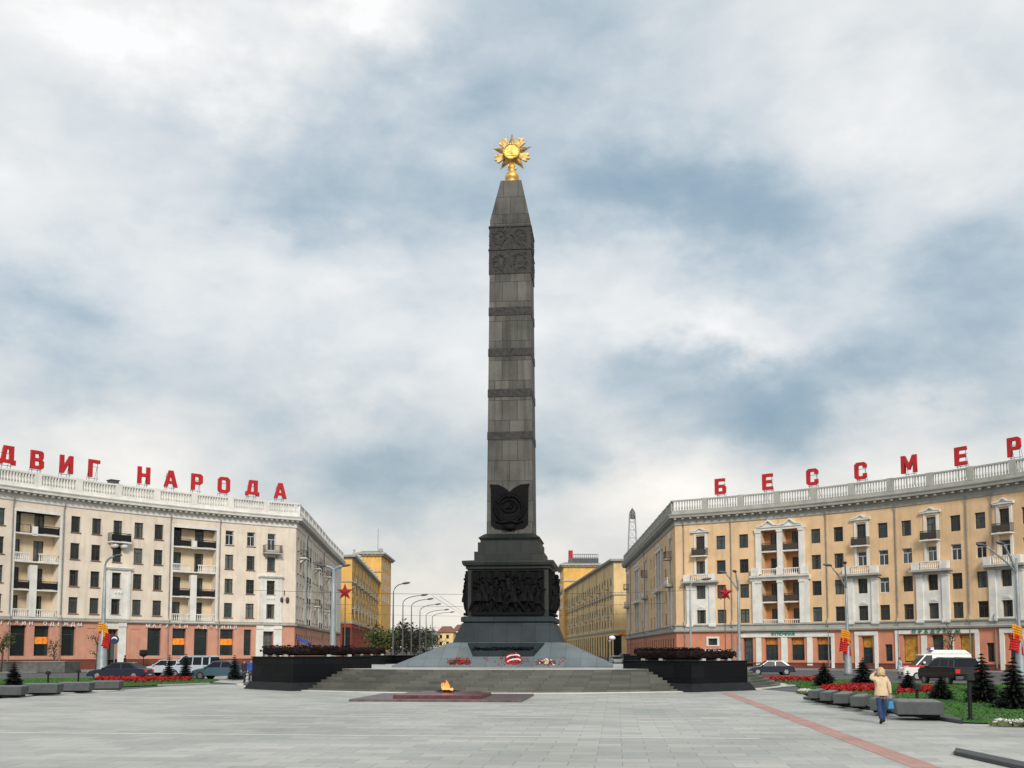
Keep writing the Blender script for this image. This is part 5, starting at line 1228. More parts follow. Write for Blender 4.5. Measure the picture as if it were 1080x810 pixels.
# lawns
rl = [G(870,741.8), G(1012,762.5), G(1075,765), G(1190,768), Vector((40,42,0)), Vector((44,60,0)), G(1080,723), G(985,721), G(905,721), G(862,720), G(838,722)]
rl2 = [G(795,721), G(835,722), G(905,720), G(900,716.5), G(800,716)]
ll = [G(-60,733), G(8,731), G(62,727), G(166,723.2), G(216,721.3), G(232,717.5), G(205,714.5), G(95,715), G(-60,717)]
for nm, p in (('lawn', rl), ('lawn', rl2), ('lawn', ll)): polyW(nm, p, .03, soil)
def inside(x, y, poly):
    c = False; n = len(poly); j = n-1
    for i in range(n):
        xi, yi = poly[i][0], poly[i][1]; xj, yj = poly[j][0], poly[j][1]
        if (yi > y) != (yj > y) and x < (xj-xi)*(y-yi)/(yj-yi)+xi: c = not c
        j = i
    return c
def scatter(poly, n, rnd):
    xs = [p[0] for p in poly]; ys = [p[1] for p in poly]; out = []
    while len(out) < n:
        x = rnd.uniform(min(xs), max(xs)); y = rnd.uniform(min(ys), max(ys))
        if inside(x, y, poly): out.append((x, y))
    return out
b = MB(); rnd = random.Random(2)
for poly, n, h in ((rl, 22000, .06), (rl2, 900, .06), (ll, 6000, .06)):
    for x, y in scatter(poly, n, rnd):
        for k in range(2):
            a = rnd.uniform(0, math.pi); w_ = rnd.uniform(.02,.045); hh = rnd.uniform(.5,1.2)*h; dx, dy = w_*math.cos(a), w_*math.sin(a); lx, ly = rnd.uniform(-.05,.05), rnd.uniform(-.05,.05)
            b.add([(x-dx,y-dy,.03),(x+dx,y+dy,.03),(x+lx,y+ly,.03+hh)], [(0,1,2)])
tag(b.build('grass', grassm, fixn=False), 'short mown grass on the lawns beside the plaza', 'grass', kind='stuff')
def bed(poly, n, h, m, lab, seed, r=.07, name='flower_bed'):
    rnd = random.Random(seed); root = empty(name, tuple(sum((Vector((p[0],p[1],0)) for p in poly), Vector((0,0,0)))/len(poly)), 0, lab, 'flowers')
    b = MB(); g = MB()
    for x, y in scatter(poly, n, rnd):
        hh = h*rnd.uniform(.7,1.15); k = rnd.randrange(3)
        for q in range(3):
            a = rnd.uniform(0,6.28); e = rnd.uniform(.3,1.0); u = Vector((math.cos(a)*r, math.sin(a)*r, 0)); v = Vector((-math.sin(a)*r*e, math.cos(a)*r*e, r*rnd.uniform(.2,1)))
            c = Vector((x,y,.03+hh)); b.add([c-u, c-v, c+u, c+v], [(0,1,2,3)])
        c = Vector((x+rnd.uniform(-.1,.1),y,.03)); g.add([c-Vector((.08,0,0)), c+Vector((.08,0,0)), c+Vector((.1,.02,hh*.9)), c+Vector((-.1,.02,hh*.8))], [(0,1,2,3)])
    b.build('blossoms', m, root, fixn=False); g.build('foliage', leafg, root, fixn=False); return root
bed([G(100,719.5),G(150,720.6),G(203,718.6),G(202,716.5),G(150,717.2),G(104,716.6)], 2000, .2, redfl, 'long bed of red flowers on the left lawn in front of the parked cars', 1, .1)
bed([G(795,719.2),G(862,719.8),G(862,717.2),G(795,717.0)], 1700, .2, redfl, 'red flower bed beyond the right parapet in front of the dark sedan', 2, .1)
bed([G(864,733),G(905,731.5),G(938,731.5),G(938,726),G(900,725),G(868,727)], 3000, .2, redfl, 'red flower bed behind the small granite blocks', 3, .085)
bed([G(947,733.5),G(985,733),G(984,727.5),G(948,727.5)], 1500, .2, redfl, 'short red flower bed behind the largest granite block', 4, .085)
bed([G(1048,766.5),G(1085,768),G(1088,766),G(1052,764.8)], 90, .14, whitefl, 'white flowers edging the lawn at the right border', 5, .05)
bed([G(842,731.5),G(868,736),G(872,733.6),G(846,729.8)], 500, .14, whitefl, 'pale flower patch at the near tip of the right lawn', 6, .07)

def slab(name, pts, z0, z1, m, label, cat, bevel=.02):
    c = sum((Vector((p[0],p[1],0)) for p in pts), Vector((0,0,0)))/len(pts)
    b = MB(); b.prism([(p[0]-c.x,p[1]-c.y) for p in pts], z0, z1); o = b.build(name, m, None, bevel=bevel); o.location = c; return tag(o, label, cat)
slab('stone_base', [G(847,737.5),G(1016,763.8),G(1006,758.5),G(872,736)], 0, .12, blockg, 'long flat granite base under the right row of blocks', 'stone base')
slab('stone_base', [G(-60,739),G(128,728.6),G(122,726),G(-60,734.5)], 0, .06, lightst, 'pale stone kerb under the left row of granite blocks', 'kerb')
slab('stone_kerb', [G(1006,796.5),G(1150,829),G(1150,823),G(1008,792.5)], 0, .09, mat('dark_kerb', (.05,.055,.055), .6, .15, 4, .2, 25), 'dark low stone kerb in the bottom right corner of the plaza', 'kerb')
slab('stone_kerb', [G(166,724.3),G(222,722.0),G(221,721.3),G(166,723.4)], 0, .09, kerbm, 'thin stone kerb at the near edge of the left lawn', 'kerb', .01)
# granite blocks
def block_stone(pxa, pxb, yb, hpx, lab, grp, ang, dep=.75, zb=.06):
    A, B = G(pxa, yb, zb), G(pxb, yb, zb); d = (A.y+B.y)/2; w_ = (pxb-pxa)/1100*d; 
    root = empty('granite_block', ((A.x+B.x)/2, d+dep/2, zb), ang, lab, 'stone block', grp); h_ = hpx/1100*d
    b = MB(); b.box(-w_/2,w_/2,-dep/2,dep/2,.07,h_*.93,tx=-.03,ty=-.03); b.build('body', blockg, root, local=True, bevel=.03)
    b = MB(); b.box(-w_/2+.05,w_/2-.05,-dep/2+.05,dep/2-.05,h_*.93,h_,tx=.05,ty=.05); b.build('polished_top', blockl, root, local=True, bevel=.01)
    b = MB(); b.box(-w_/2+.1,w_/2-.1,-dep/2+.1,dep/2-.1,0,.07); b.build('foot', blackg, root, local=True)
gR = 'granite blocks on the right edge of the plaza'; gLb = 'granite blocks on the left edge of the plaza'
for args in ((954.5,1001,756.5,17,'largest and nearest granite block at the right end of the row',gR,R(-14),1.7,.12),
             (934,955,752,16,'granite block half hidden behind the walking woman',gR,R(-24),2.3,.12),
             (912,926,747.5,13.5,'granite block just left of the walking woman',gR,R(-24),2.3,.12),
             (893,908,744.2,12.8,'third granite block from the far left end of the right row',gR,R(-24),2.3,.12),
             (878,889.5,741.2,11.6,'second granite block from the far left end of the right row',gR,R(-24),2.3,.12),
             (865,875,738.6,10.6,'farthest granite block, at the left end of the right row',gR,R(-24),2.3,.12),
             (-40,20,735,11.5,'granite block cut by the left border of the photo',gLb,R(4),.9,.06),
             (23.5,58.5,732.6,11.6,'second granite block from the left border',gLb,R(4),.9,.06),
             (60,92.5,730.2,10.6,'third granite block from the left border',gLb,R(4),.9,.06),
             (94,124,727.8,9.6,'fourth granite block, at the lawn end of the left row',gLb,R(4),.9,.06)):
    block_stone(*args)
# low wall of the underpass at the left, near the cream building
A, B = G(-70,709.5), G(68,709.5); root = empty('underpass_wall', ((A.x+B.x)/2, A.y, 0), 0, 'long low grey stone wall of the underpass stairs before the cream building', 'stone wall'); L2 = (B.x-A.x)/2
b = MB(); b.box(-L2,L2,0,.4,0,1.15); b.box(-L2,-L2+.4,.4,4,0,1.15); b.box(L2-.4,L2,.4,4,0,1.15); b.build('wall', mat('grey_wall_granite', (.13,.13,.125), .8, .2, 2, .2, 20), root, local=True, bevel=.02)
b = MB(); b.box(-L2-.05,L2+.05,-.06,.46,1.15,1.22); b.build('coping', kerbm, root, local=True)

# ================================================================== posts, lamps, ornaments
def post(px, yb, ytop, lab):
    A = G(px, yb, .03); d = A.y; h_ = (yb-ytop)/1100*d; root = empty('spotlight_post', A, 0, lab, 'post', 'short dark spotlight posts')
    b = MB(); b.lathe([(.1,0),(.1,.05),(.062,.08),(.062,h_-.2)], 12); b.build('pole', iron, root, local=True)
    b = MB(); b.box(-.13,.13,-.16,.12,h_-.22,h_,tx=.02,ty=.02); b.build('lamp_head', iron, root, local=True, bevel=.01)
post(1023.5,759,711,'tall dark spotlight post on the right lawn beside the largest block'); post(967.5,742,722,'short dark spotlight post behind the largest block')
post(50.5,721.5,708,'short dark spotlight post behind the second left block'); post(82.5,719.5,706.5,'short dark spotlight post behind the third left block')
def street_lamp(loc, h_, heads, lab, grp, thick=.16, base=.4, baseh=1.6, m=None, rz=0, straight=False):
    m = m or steel; root = empty('street_lamp', loc, rz, lab, 'street lamp', grp)
    b = MB(); b.lathe([(base*1.15,0),(base,.25),(base*.8,baseh*.8),(thick,baseh),(thick*.9,h_*.6),(thick*.55,h_-.9)], 14); b.build('pole', m, root, local=True, smooth=True)
    for (dx, dy, dz) in heads:
        n = 8; P = [(dx*(1-math.cos(t)), dy*(1-math.cos(t)), h_-1.0+(dz)*math.sin(t)) for t in [i/n*math.pi/2 for i in range(n+1)]]
        if straight: P = [(dx*(i/n)**1.25, dy*(i/n)**1.25, h_-1.0-1.2*(1-i/n)+dz*(i/n)) for i in range(n+1)]
        b = MB(); b.tube(P, [thick*.5]*n+[thick*.35], 8); o = b.build('arm', m, root, local=True, smooth=True)
        e = Vector(P[-1]); l_ = math.hypot(dx, dy); u = Vector((dx/l_, dy/l_, .12)).normalized(); v = Vector((-u.y,u.x,0)).normalized(); wv = u.cross(v)
        e = e; T = Matrix((( u.x,v.x,wv.x,e.x),(u.y,v.y,wv.y,e.y),(u.z,v.z,wv.z,e.z),(0,0,0,1)))
        b = MB(); b.ball((.35,0,.03), .5,.2,.13, 12, 6, T); b.build('lamp_head', steel_d, root, local=True, smooth=True)
    return root
def lampat(px, ytop, h_): d = (h_-EYE)/((688-ytop)/1100); return Vector(((px-540)/1100*d, d, 0)), d
GRL = 'street lamps round the square'
P, d = lampat(109.5, 586, 11.3); street_lamp(P, 11.3, [(1.0,-.3,.9)], 'grey street lamp with thick base beside the dark sedan on the left', GRL, .2, .5, 4.4); flagL = P
P, d = lampat(351.5, 592, 11.0); street_lamp(P, 11.0, [(.9,-.2,.5),(-.8,-.2,.5)], 'thick grey double street lamp in front of the street side of the cream building', GRL, .28, .42, 3.2); starL = P
P, d = lampat(893, 597, 10.4); street_lamp(P, 10.4, [(-1.5,-.3,1.0),(-.5,-1.4,1.1)], 'grey street lamp with a red and yellow flag left of the ambulance', GRL, .15, .38, 3.6, straight=True); flagR = P
P, d = lampat(779, 603, 10.8); street_lamp(P, 10.8, [(-1.3,.2,.9),(-.4,-.7,.9)], 'grey street lamp between the red star and the double loggia', GRL, .17, .36, 3.2, straight=True); starR = P
P, d = lampat(1074, 577, 10.8); street_lamp(P, 10.8, [(-2.6,-.2,1.1),(-1.3,-.6,1.2)], 'grey double headed street lamp at the right border', GRL, .16, .4, 3.8, straight=True); flagR2 = P
P, d = lampat(764.5, 603, 9.2); street_lamp(Vector((P.x-2,P.y+6,0)), 9.2, [(1.2,0,.7)], 'thin pale street lamp behind the red star on the right', GRL, .1, .2, 1.2)
GA = 'street lamps along the avenue'
for i, (px, yt, Y) in enumerate(((414.8,612,113.8),(425,625,137.4),(434,630,147.5),(443,635,163.4),(449.5,641,184.4),(456,645,201.6))):
    X_ = (px-540)/1100*Y; street_lamp(Vector((X_,Y,gz(Y))), 9.6, [(-11.6-X_-.3,-.2,1.0)], ['nearest','second','third','fourth','fifth','farthest'][i]+' curved avenue lamp in the row left of the monument', GA, .1, .17, 1.6, steel_d)
def star_orn(P, px, yc, size, lab, pole=True, mount=None):
    d = P.y-.6; c = Vector(((px-540)/1100*d, d, EYE+(688-yc)/1100*d)); root = empty('red_star', (c.x,c.y,0), 0, lab, 'star ornament', 'red star ornaments on poles')
    b = MB(); vs = []
    for i in range(10):
        a = R(90)+i*R(36); r_ = size if i % 2 == 0 else size*.40; vs.append((r_*math.cos(a), 0, c.z+r_*math.sin(a)))
    b.add(vs+[(0,-.22,c.z),(0,.22,c.z)], [(i,(i+1)%10,10) for i in range(10)]+[((i+1)%10,i,11) for i in range(10)]); b.build('star', mat('dark_red_enamel', (.30,.008,.01), .5, .12, 1.2, .05), root, local=True)
    b = MB(); b.lathe([(.12,0),(.1,.3),(.06,1.0),(.05,c.z-.1)], 8, Matrix.Translation((0,.3,0))); b.tube([(0,.3,c.z-.1),(0,.12,c.z)], .05, 6)
    b.build('pole', mat('brown_pole', (.16,.10,.06), .6), root, local=True)
star_orn(starL, 363.5, 624.5, .85, 'dark red star ornament beside the thick grey lamp on the left')
star_orn(starR, 765, 625.5, .92, 'dark red star ornament on a pole before the peach building')
flagred = mat('red_cloth', (.55,.012,.008), .7, .15, 3, .1); flagyel = mat('yellow_cloth', (.8,.33,.01), .7, .15, 3, .1)
def flags(P, dx, z0, lab):
    root = empty('flag_cluster', (P.x,P.y,z0), 0, lab, 'flags', 'flag clusters on the lamp poles')
    b = MB(); b.tube([(0,0,0),(dx*.6,-.25,.35)], .04, 6); b.lathe([(.24,-.1),(.24,.1)], 12); b.build('bracket', steel_d, root, local=True)
    def cloth(m, nm, x0, w_, zt, hh, lean, sd):
        b = MB(); n = 8; rows_ = 6; g = [[(x0+w_*(i/n)+lean*(j/rows_), -.3-.12*math.sin(i*1.1+sd+j*.4), zt-hh*(j/rows_)-(.25*(i/n)**2)*hh-.10*abs(math.sin(i*.8+sd))*(j/rows_)) for i in range(n+1)] for j in range(rows_+1)]
        for j in range(rows_):
            for i in range(n): b.quad(g[j][i],g[j][i+1],g[j+1][i+1],g[j+1][i])
        o = b.build(nm, m, root, local=True, smooth=True, fixn=False); s_ = o.modifiers.new('s','SOLIDIFY'); s_.thickness = .02
    cloth(flagyel, 'yellow_flag', dx*.35-.5, .85, 1.75, 1.2, .1, .3); cloth(flagred, 'red_flag', dx*.5-.5, 1.05, .95, 1.25, -.12, 1.7); cloth(flagred, 'red_flag', dx*.5-.2, .6, .6, 1.1, .1, 3.7)
flags(flagR, -.6, 2.6, 'yellow and red flags on the lamp pole left of the ambulance'); flags(flagR2, -.8, 2.7, 'yellow and red flags on the lamp pole at the right border'); flags(flagL, .5, 3.2, 'yellow and red flags on the thick lamp pole at the left')
# round board on the lamp by the left doorway
root = empty('round_sign', (flagL.x+1.15, flagL.y-.1, 0), 0, 'round dark road sign with a white bow shape right of the left lamp', 'sign')
b = MB(); b.lathe([(.42,-.03),(.42,.03)], 20, Matrix.Translation((0,0,3.35)) @ Matrix.Rotation(R(90),4,'X')); b.build('plate', mat('navy_enamel', (.02,.03,.10), .4), root, local=True)
b = MB(); pts = [(.28*math.cos(a),-.06,3.25+.28*math.sin(a)) for a in [R(20)+i/8*R(140) for i in range(9)]]; b.tube(pts, [.02,.06,.08,.09,.09,.09,.08,.06,.02], 6); b.build('white_bow', white_sign, root, local=True)
b = MB(); b.lathe([(.04,0),(.04,2.95)], 8, Matrix.Translation((0,.06,0))); b.build('pole', steel, root, local=True)
# flower bowls on stands before the left facade
for px, lab in ((97.5,'round black flower bowl on a thin stand left of the white doorway'), (142,'round black flower bowl on a thin stand right of the white doorway')):
    q = PLF.sx(px, 2, 0, SC); p = PLF.at(q, 2.2); root = empty('flower_bowl', (p.x,p.y,.14), 0, lab, 'flower bowl', 'flower bowls on stands')
    b = MB(); b.lathe([(.3,0),(.28,.05),(.05,.1),(.05,1.5)], 10); b.build('stand', iron, root, local=True)
    b = MB(); b.lathe([(.1,1.45),(.42,1.62),(.52,1.9),(.48,2.0)], 16); b.build('bowl', iron, root, local=True, smooth=True)
    b = MB(); rnd = random.Random(int(px))
    for i in range(60): b.ball((rnd.gauss(0,.2), rnd.gauss(0,.2), 2.0+rnd.random()*.25), .09,None,None,5,4)
    b.build('plants', needle, root, local=True)
# blue awning on the street corner
q = SC+3.0; p = PLF.at(q, .2); root = empty('awning', (p.x,p.y,3.0), PLF.ang(q), 'small blue awning at the street corner of the cream building', 'awning')
b = MB(); b.add([(-2,0,1.2),(2,0,1.2),(2,-1.5,.5),(-2,-1.5,.5),(2,-1.5,.1),(-2,-1.5,.1),(2,0,.9),(-2,0,.9)], [(0,1,2,3),(3,2,4,5),(1,6,4,2),(0,3,5,7),(7,5,4,6)]); b.build('canvas', mat('blue_canvas', (.02,.06,.30), .7), root, local=True)
b = MB(); b.tube([(-1.9,0,-.2),(-1.9,-1.4,.12)], .03, 5); b.tube([(1.9,0,-.2),(1.9,-1.4,.12)], .03, 5); b.build('bracket', steel_d, root, local=True)
# orange signboard on the pale yellow block and lantern in front of it
A = atz(655, 668, 5.5); fy = pR.p[1].y; A = aty(659, 668, fy-.3); root = empty('signboard', A, 0, 'small orange signboard on the end wall of the pale yellow block', 'sign')
b = MB(); b.box(-1.1,1.1,-.12,.08,-.3,.3); b.build('board', orange_p, root, local=True); b = MB(); b.box(-1.2,1.2,-.06,.12,-.4,-.3); b.build('bracket', steel_d, root, local=True)
P = Vector(((641-540)/1100*128, 128, 0)); root = empty('street_lantern', P, 0, 'dark lantern post with a pale globe near the pale yellow block', 'lantern')
b = MB(); b.lathe([(.22,0),(.2,.5),(.1,.7),(.08,3.6)], 10); b.build('post', iron, root, local=True); b = MB(); b.ball((.5,0,3.9), .42,None,.3, 12, 8); b.tube([(0,0,3.5),(.5,0,3.6)], .05, 5); b.build('globe', white_sign, root, local=True, smooth=True)

# trolley wires over the avenue
b = MB()
def wire(P0, P1, sag, r=.022):
    b.tube([tuple(Vector(P0).lerp(Vector(P1), i/12)-Vector((0,0,sag*4*(i/12)*(1-i/12)))) for i in range(13)], r, 4)
wr_ = empty('overhead_wires', (0,150,7), 0, 'thin overhead trolley wires spanning the avenue left of the monument', 'wires')
for Y in (118, 150, 190): wire((-30,Y,9.2),(22,Y,9.2),.5)
b.build('span_wire', steel_d, wr_)
b = MB()
for x in (-9,-8.2,6,6.8): wire((x,118,8.5),(x,420,11.5),.3)
b.build('contact_wire', steel_d, wr_)

# ================================================================== vegetation
def spruce(px, yb, yt, wpx, lab, seed, blue=False):
    A = G(px, yb, .03); d = A.y; h_ = (yb-yt)/1100*d; r_ = wpx/2/1100*d; rnd = random.Random(seed)
    root = empty('young_spruce', A, 0, lab, 'spruce', 'young spruces on the lawns')
    b = MB(); b.tube([(0,0,0),(0.02,0,h_*.5),(0,0,h_*.97)], [h_*.03,h_*.018,h_*.006], 6); b.build('trunk', bark, root, local=True)
    b = MB(); nl = 9+int(h_*2)
    for i in range(nl):
        t = i/(nl-1); z = h_*(.08+.90*t); R_ = r_*1.12*(1-t)**.8*rnd.uniform(.8,1.15)+.035*h_; nb = max(6, int(15*(1-t))+5); a0 = rnd.random()*6
        for k in range(nb):
            a = a0+k/nb*6.283+rnd.uniform(-.2,.2); L_ = R_*rnd.uniform(.7,1.1); dr = Vector((math.cos(a), math.sin(a), 0)); sd_ = Vector((-dr.y, dr.x, 0)); droop = rnd.uniform(.05,.28)
            m_ = 8
            for q in range(m_):
                tt = (q+.5)/m_; c = dr*L_*tt+Vector((0,0,z-droop*L_*tt+.12*L_*tt*tt)); s_ = L_*.27*(1.2-tt)+.035
                for sg in (-1,1):
                    tip = c+sd_*sg*s_*1.6+dr*s_*.9+Vector((0,0,rnd.uniform(-.6,.35)*s_)); b.add([c-dr*s_*.35, tip, c+dr*s_*.55+Vector((0,0,s_*.18))], [(0,1,2)])
                tip = c+Vector((0,0,s_*1.0))+dr*s_*.3; b.add([c-sd_*s_*.35, c+sd_*s_*.35, tip], [(0,1,2)])
    b.build('crown', needle_b if blue else needle, root, local=True, fixn=False)
spruce(1037,741,690,33,'dark young spruce on the right lawn behind the tall spotlight post',1); spruce(1070,747,694,36,'dark young spruce nearest to the right border',2)
spruce(869.5,723.5,699,24,'young spruce behind the farthest granite blocks',3); spruce(911,724.5,694,26,'bluish young spruce just left of the walking woman',4,True)
spruce(993,737.5,713,26,'low young spruce in front of the black car',5); spruce(14,727,699,22,'young spruce beside the left border blocks',6)
spruce(178,716.5,691,13,'slim young spruce in front of the white estate car',7); spruce(195.5,716.5,690,14,'slim young spruce in front of the white minivan',8); spruce(247,717,691,15,'young spruce next to the blue grey sedan',9)
spruce(958,731,708,20,'small young spruce between the woman and the ambulance',10)
def leaf_tree(loc, h_, cr, n, lab, grp, seed, m, z0=.35, ls=.16, flat_=1.0, name='street_tree', cat='tree'):
    rnd = random.Random(seed); root = empty(name, loc, 0, lab, cat, grp)
    b = MB(); b.tube([(0,0,-.1),(.03*h_,0,h_*z0),(.0,.02*h_,h_*.7)], [h_*.026,h_*.02,h_*.008], 7); cl = []
    for i in range(9):
        a = rnd.uniform(0,6.28); zz_ = h_*rnd.uniform(z0*.9,.7); e = Vector((math.cos(a)*cr*rnd.uniform(.4,.9), math.sin(a)*cr*rnd.uniform(.4,.9), zz_+h_*rnd.uniform(.1,.28))); s_ = Vector((.02*h_,0,zz_))
        b.tube([s_, (s_+e)/2+Vector((0,0,.04*h_)), e], [h_*.011,h_*.007,h_*.003], 5); cl.append(e); cl.append((s_+e)/2)
    for i in range(6): cl.append(Vector((rnd.gauss(0,cr*.4), rnd.gauss(0,cr*.4), h_*rnd.uniform(z0+.15,.95))))
    b.build('trunk', bark, root, local=True, smooth=True); b = MB()
    for i in range(n):
        c = cl[rnd.randrange(len(cl))]; p = c+Vector((rnd.gauss(0,cr*.2), rnd.gauss(0,cr*.2), rnd.gauss(0,cr*.17)*flat_)); s_ = ls*rnd.uniform(.5,1.2)
        u = Vector((rnd.gauss(0,1),rnd.gauss(0,1),rnd.gauss(0,1))).normalized()*s_; v = u.cross(Vector((rnd.gauss(0,1),rnd.gauss(0,1),rnd.gauss(0,1)))).normalized()*s_*.6
        b.add([p-u, p-v, p+u, p+v], [(0,1,2,3)])
    b.build('crown', m, root, local=True, fixn=False); return root
def at_depth(px, Y): return Vector(((px-540)/1100*Y, Y, gz(Y)))
gt = 'young trees along the facades'
leaf_tree(at_depth(3.5,108), 4.6, 1.15, 700, 'young tree with sparse fresh leaves at the left border', gt, 1, leafg, .45, .11, name='young_tree')
leaf_tree(at_depth(58,112), 3.6, .8, 260, 'thin young tree between the left shop windows', gt, 2, leafg, .4, .1, name='young_tree'); leaf_tree(at_depth(103,108), 4.4, .9, 320, 'thin young tree beside the thick left lamp', gt, 3, leafg, .4, .1, name='young_tree')
leaf_tree(at_depth(1001.5,100), 5.4, .8, 260, 'slender pale young tree behind the ambulance', gt, 4, leafg, .35, .09, name='young_tree')
ga = 'street trees along the left side of the avenue'
for i, (px, Y, h_, cr, m, lab) in enumerate(((404,150,6.6,2.6,leafg,'fresh green tree nearest to the orange yellow block'),(416,168,7.0,2.6,leafd,'dark tree behind the nearest avenue lamp'),(428,176,7.4,2.9,leafd,'darkest broad tree on the avenue between the lamps'),
    (437,196,7.2,3.0,leafd,'rounded tree right of the darkest avenue tree'),(398,190,6.5,2.5,leafg,'light green tree against the red ground floor'),(445,235,7.6,3.2,leafd,'distant tree behind the fourth avenue lamp'),(450,290,7.8,3.4,leafg,'far green tree before the distant houses'),(456,350,7.5,3.6,leafd,'farthest tree of the avenue row'))):
    leaf_tree(at_depth(px,Y), h_*.93, cr, 900, lab, ga, 20+i, m, .25, .26)

# ================================================================== vehicles
def paint(name, c, metal=.3): return mat(name, c, .32, .04, 1.5, 0, metal=metal, coat=.3)
def car(name, px, yb, Y, head, L_, W_, H_, body, lab, kind='sedan', extra=None):
    loc = at_depth(px, Y) if Y else G(px, yb, -.03); loc.z = gz(loc.y)-.03
    root = empty(name, loc, head, lab, {'sedan':'car','estate':'car','van':'van','suv':'car','ambulance':'ambulance'}[kind]); k = L_/4.5; hz_ = H_/1.45
    W2 = W_/2
    if kind == 'sedan':
        low = [(-2.2,.32),(-2.26,.55),(-2.22,.86),(-2.1,.95),(-1.5,.98),(.95,.95),(1.7,.84),(2.12,.70),(2.25,.5),(2.22,.30)]; cab = [(-1.78,.95),(-1.2,1.36),(-.75,1.44),(.0,1.45),(.42,1.38),(1.12,.93)]
    elif kind == 'estate':
        low = [(-2.2,.32),(-2.26,.55),(-2.22,.95),(-1.5,.98),(.95,.95),(1.7,.84),(2.12,.70),(2.25,.5),(2.22,.30)]; cab = [(-2.2,.94),(-1.98,1.38),(-1.6,1.45),(.0,1.45),(.42,1.38),(1.12,.93)]
    elif kind == 'suv':
        low = [(-2.2,.38),(-2.26,.6),(-2.22,.98),(-1.5,1.02),(1.0,1.0),(1.95,.93),(2.2,.8),(2.25,.55),(2.2,.36)]; cab = [(-2.18,.98),(-2.0,1.40),(-1.7,1.45),(.1,1.45),(.5,1.38),(1.1,.98)]
    else:
        low = [(-2.22,.25),(-2.26,.4),(-2.24,.85),(1.2,.85),(1.75,.76),(2.15,.66),(2.25,.45),(2.22,.24)]; cab = [(-2.22,.84),(-2.16,1.38),(-2.0,1.45),(.5,1.45),(.8,1.38),(1.5,.80)]
    def loft(b, prof, ws, top=None):
        n = len(prof); cx = sum(p[0] for p in prof)/n; cz = sum(p[1] for p in prof)/n; vs = []
        for (y, s_) in ws:
            for (x, z) in prof:
                yy = y
                if top: yy = y*(1-top*max(0,(z-prof[0][1])/(1.45-prof[0][1])))
                vs.append(((cx+(x-cx)*s_)*k, yy*W2, (cz+(z-cz)*s_)*hz_))
        fs = [tuple(range(n)), tuple((len(ws)-1)*n+i for i in range(n))[::-1]]
        for j in range(len(ws)-1):
            for i in range(n): fs.append((j*n+i, j*n+(i+1)%n, (j+1)*n+(i+1)%n, (j+1)*n+i))
        b.add(vs, fs)
    b = MB(); loft(b, low, [(-1,.97),(-.9,1),(.9,1),(1,.97)]); bd = b.build('body', body, root, local=True, bevel=.03)
    b = MB(); loft(b, cab, [(-.94,1),(.94,1)], .2); b.build('windows', carglass, root, local=True)
    # roof skin, pillars
    top = [p for p in cab if p[1] > 1.3]; b = MB(); vs = []; n = len(top)
    for y in (-1,1):
        for dz in (0,.035): vs += [(p[0]*k, y*W2*.94*.815, (p[1]+.006)*hz_+dz) for p in top]
    b.add(vs, [(i,i+1,n+i+1,n+i) for i in range(n-1)]+[(2*n+i,3*n+i,3*n+i+1,2*n+i+1) for i in range(n-1)]+[(n+i,n+i+1,3*n+i+1,3*n+i) for i in range(n-1)]+[(0,n,3*n,2*n),(n-1,3*n-1,4*n-1,2*n-1)])
    zb_ = cab[0][1]
    for s_ in (-1,1):
        def pil(x0, x1, z0, z1, w0):
            y0 = s_*W2*(.94*(1-.2*max(0,(z0-zb_)/(1.45-zb_)))+.008); y1 = s_*W2*(.94*(1-.2*(z1-zb_)/(1.45-zb_))+.008)
            b.add([((x0-w0)*k,y0,z0*hz_),((x0+w0)*k,y0,z0*hz_),((x1+w0)*k,y1,z1*hz_),((x1-w0)*k,y1,z1*hz_)], [(0,1,2,3)])
        fr_ = cab[-1]; ft = cab[-2]; pil(fr_[0]-.06, ft[0]-.04, fr_[1], 1.38, .05); pil(cab[0][0]+.12, cab[1][0]+.1, zb_, 1.37, .11 if kind in ('sedan','estate') else .08); pil(-.35,-.35,zb_,1.44,.045)
        if kind in ('estate','suv','van'): pil(-1.35,-1.3,zb_,1.44,.06)
        if kind == 'ambulance':
            b.add([(-2.2*k,s_*W2*.95,.86*hz_),(.35*k,s_*W2*.95,.86*hz_),(.35*k,s_*W2*.80,1.43*hz_),(-2.1*k,s_*W2*.80,1.43*hz_)], [(0,1,2,3)])
        pil((cab[0][0]+fr_[0])/2, (cab[1][0]+ft[0])/2, 1.385, 1.44, (ft[0]-cab[1][0])/2)
    b.build('roof_and_pillars', body, root, local=True, fixn=False)
    for x in (-1.38, 1.38):
        for s_ in (-1,1):
            T = Matrix.Translation((x*k, s_*(W2-.1), .33)) @ Matrix.Rotation(R(90), 4, 'X')
            b = MB(); b.lathe([(.2,-.11),(.31,-.11),(.33,-.07),(.33,.07),(.31,.11),(.2,.11)], 20, T); wh = b.build('wheel', rub, root, local=True, smooth=False)
            T2 = Matrix.Translation((x*k, s_*(W2+.012), .33)) @ Matrix.Rotation(R(90)*1, 4, 'X'); b = MB(); b.lathe([(.2,-.02),(.17,.02),(.05,.03)], 16, T2); b.build('rim', rimm, wh, local=True)
            b = MB(); b.lathe([(.39,-.01),(.39,.01)], 20, Matrix.Translation((x*k, s_*(W2*.985), .36)) @ Matrix.Rotation(R(90), 4, 'X')); b.build('wheel_arch', rub, root, local=True)
    fx = 2.2*k; rx = -2.24*k; hl = mat('headlight_glass', (.6,.62,.62), .1, .05, 3, 0); tl = mat('tail_light', (.55,.01,.01), .25, .05, 3, 0, emit=(1,.03,.02,.25))
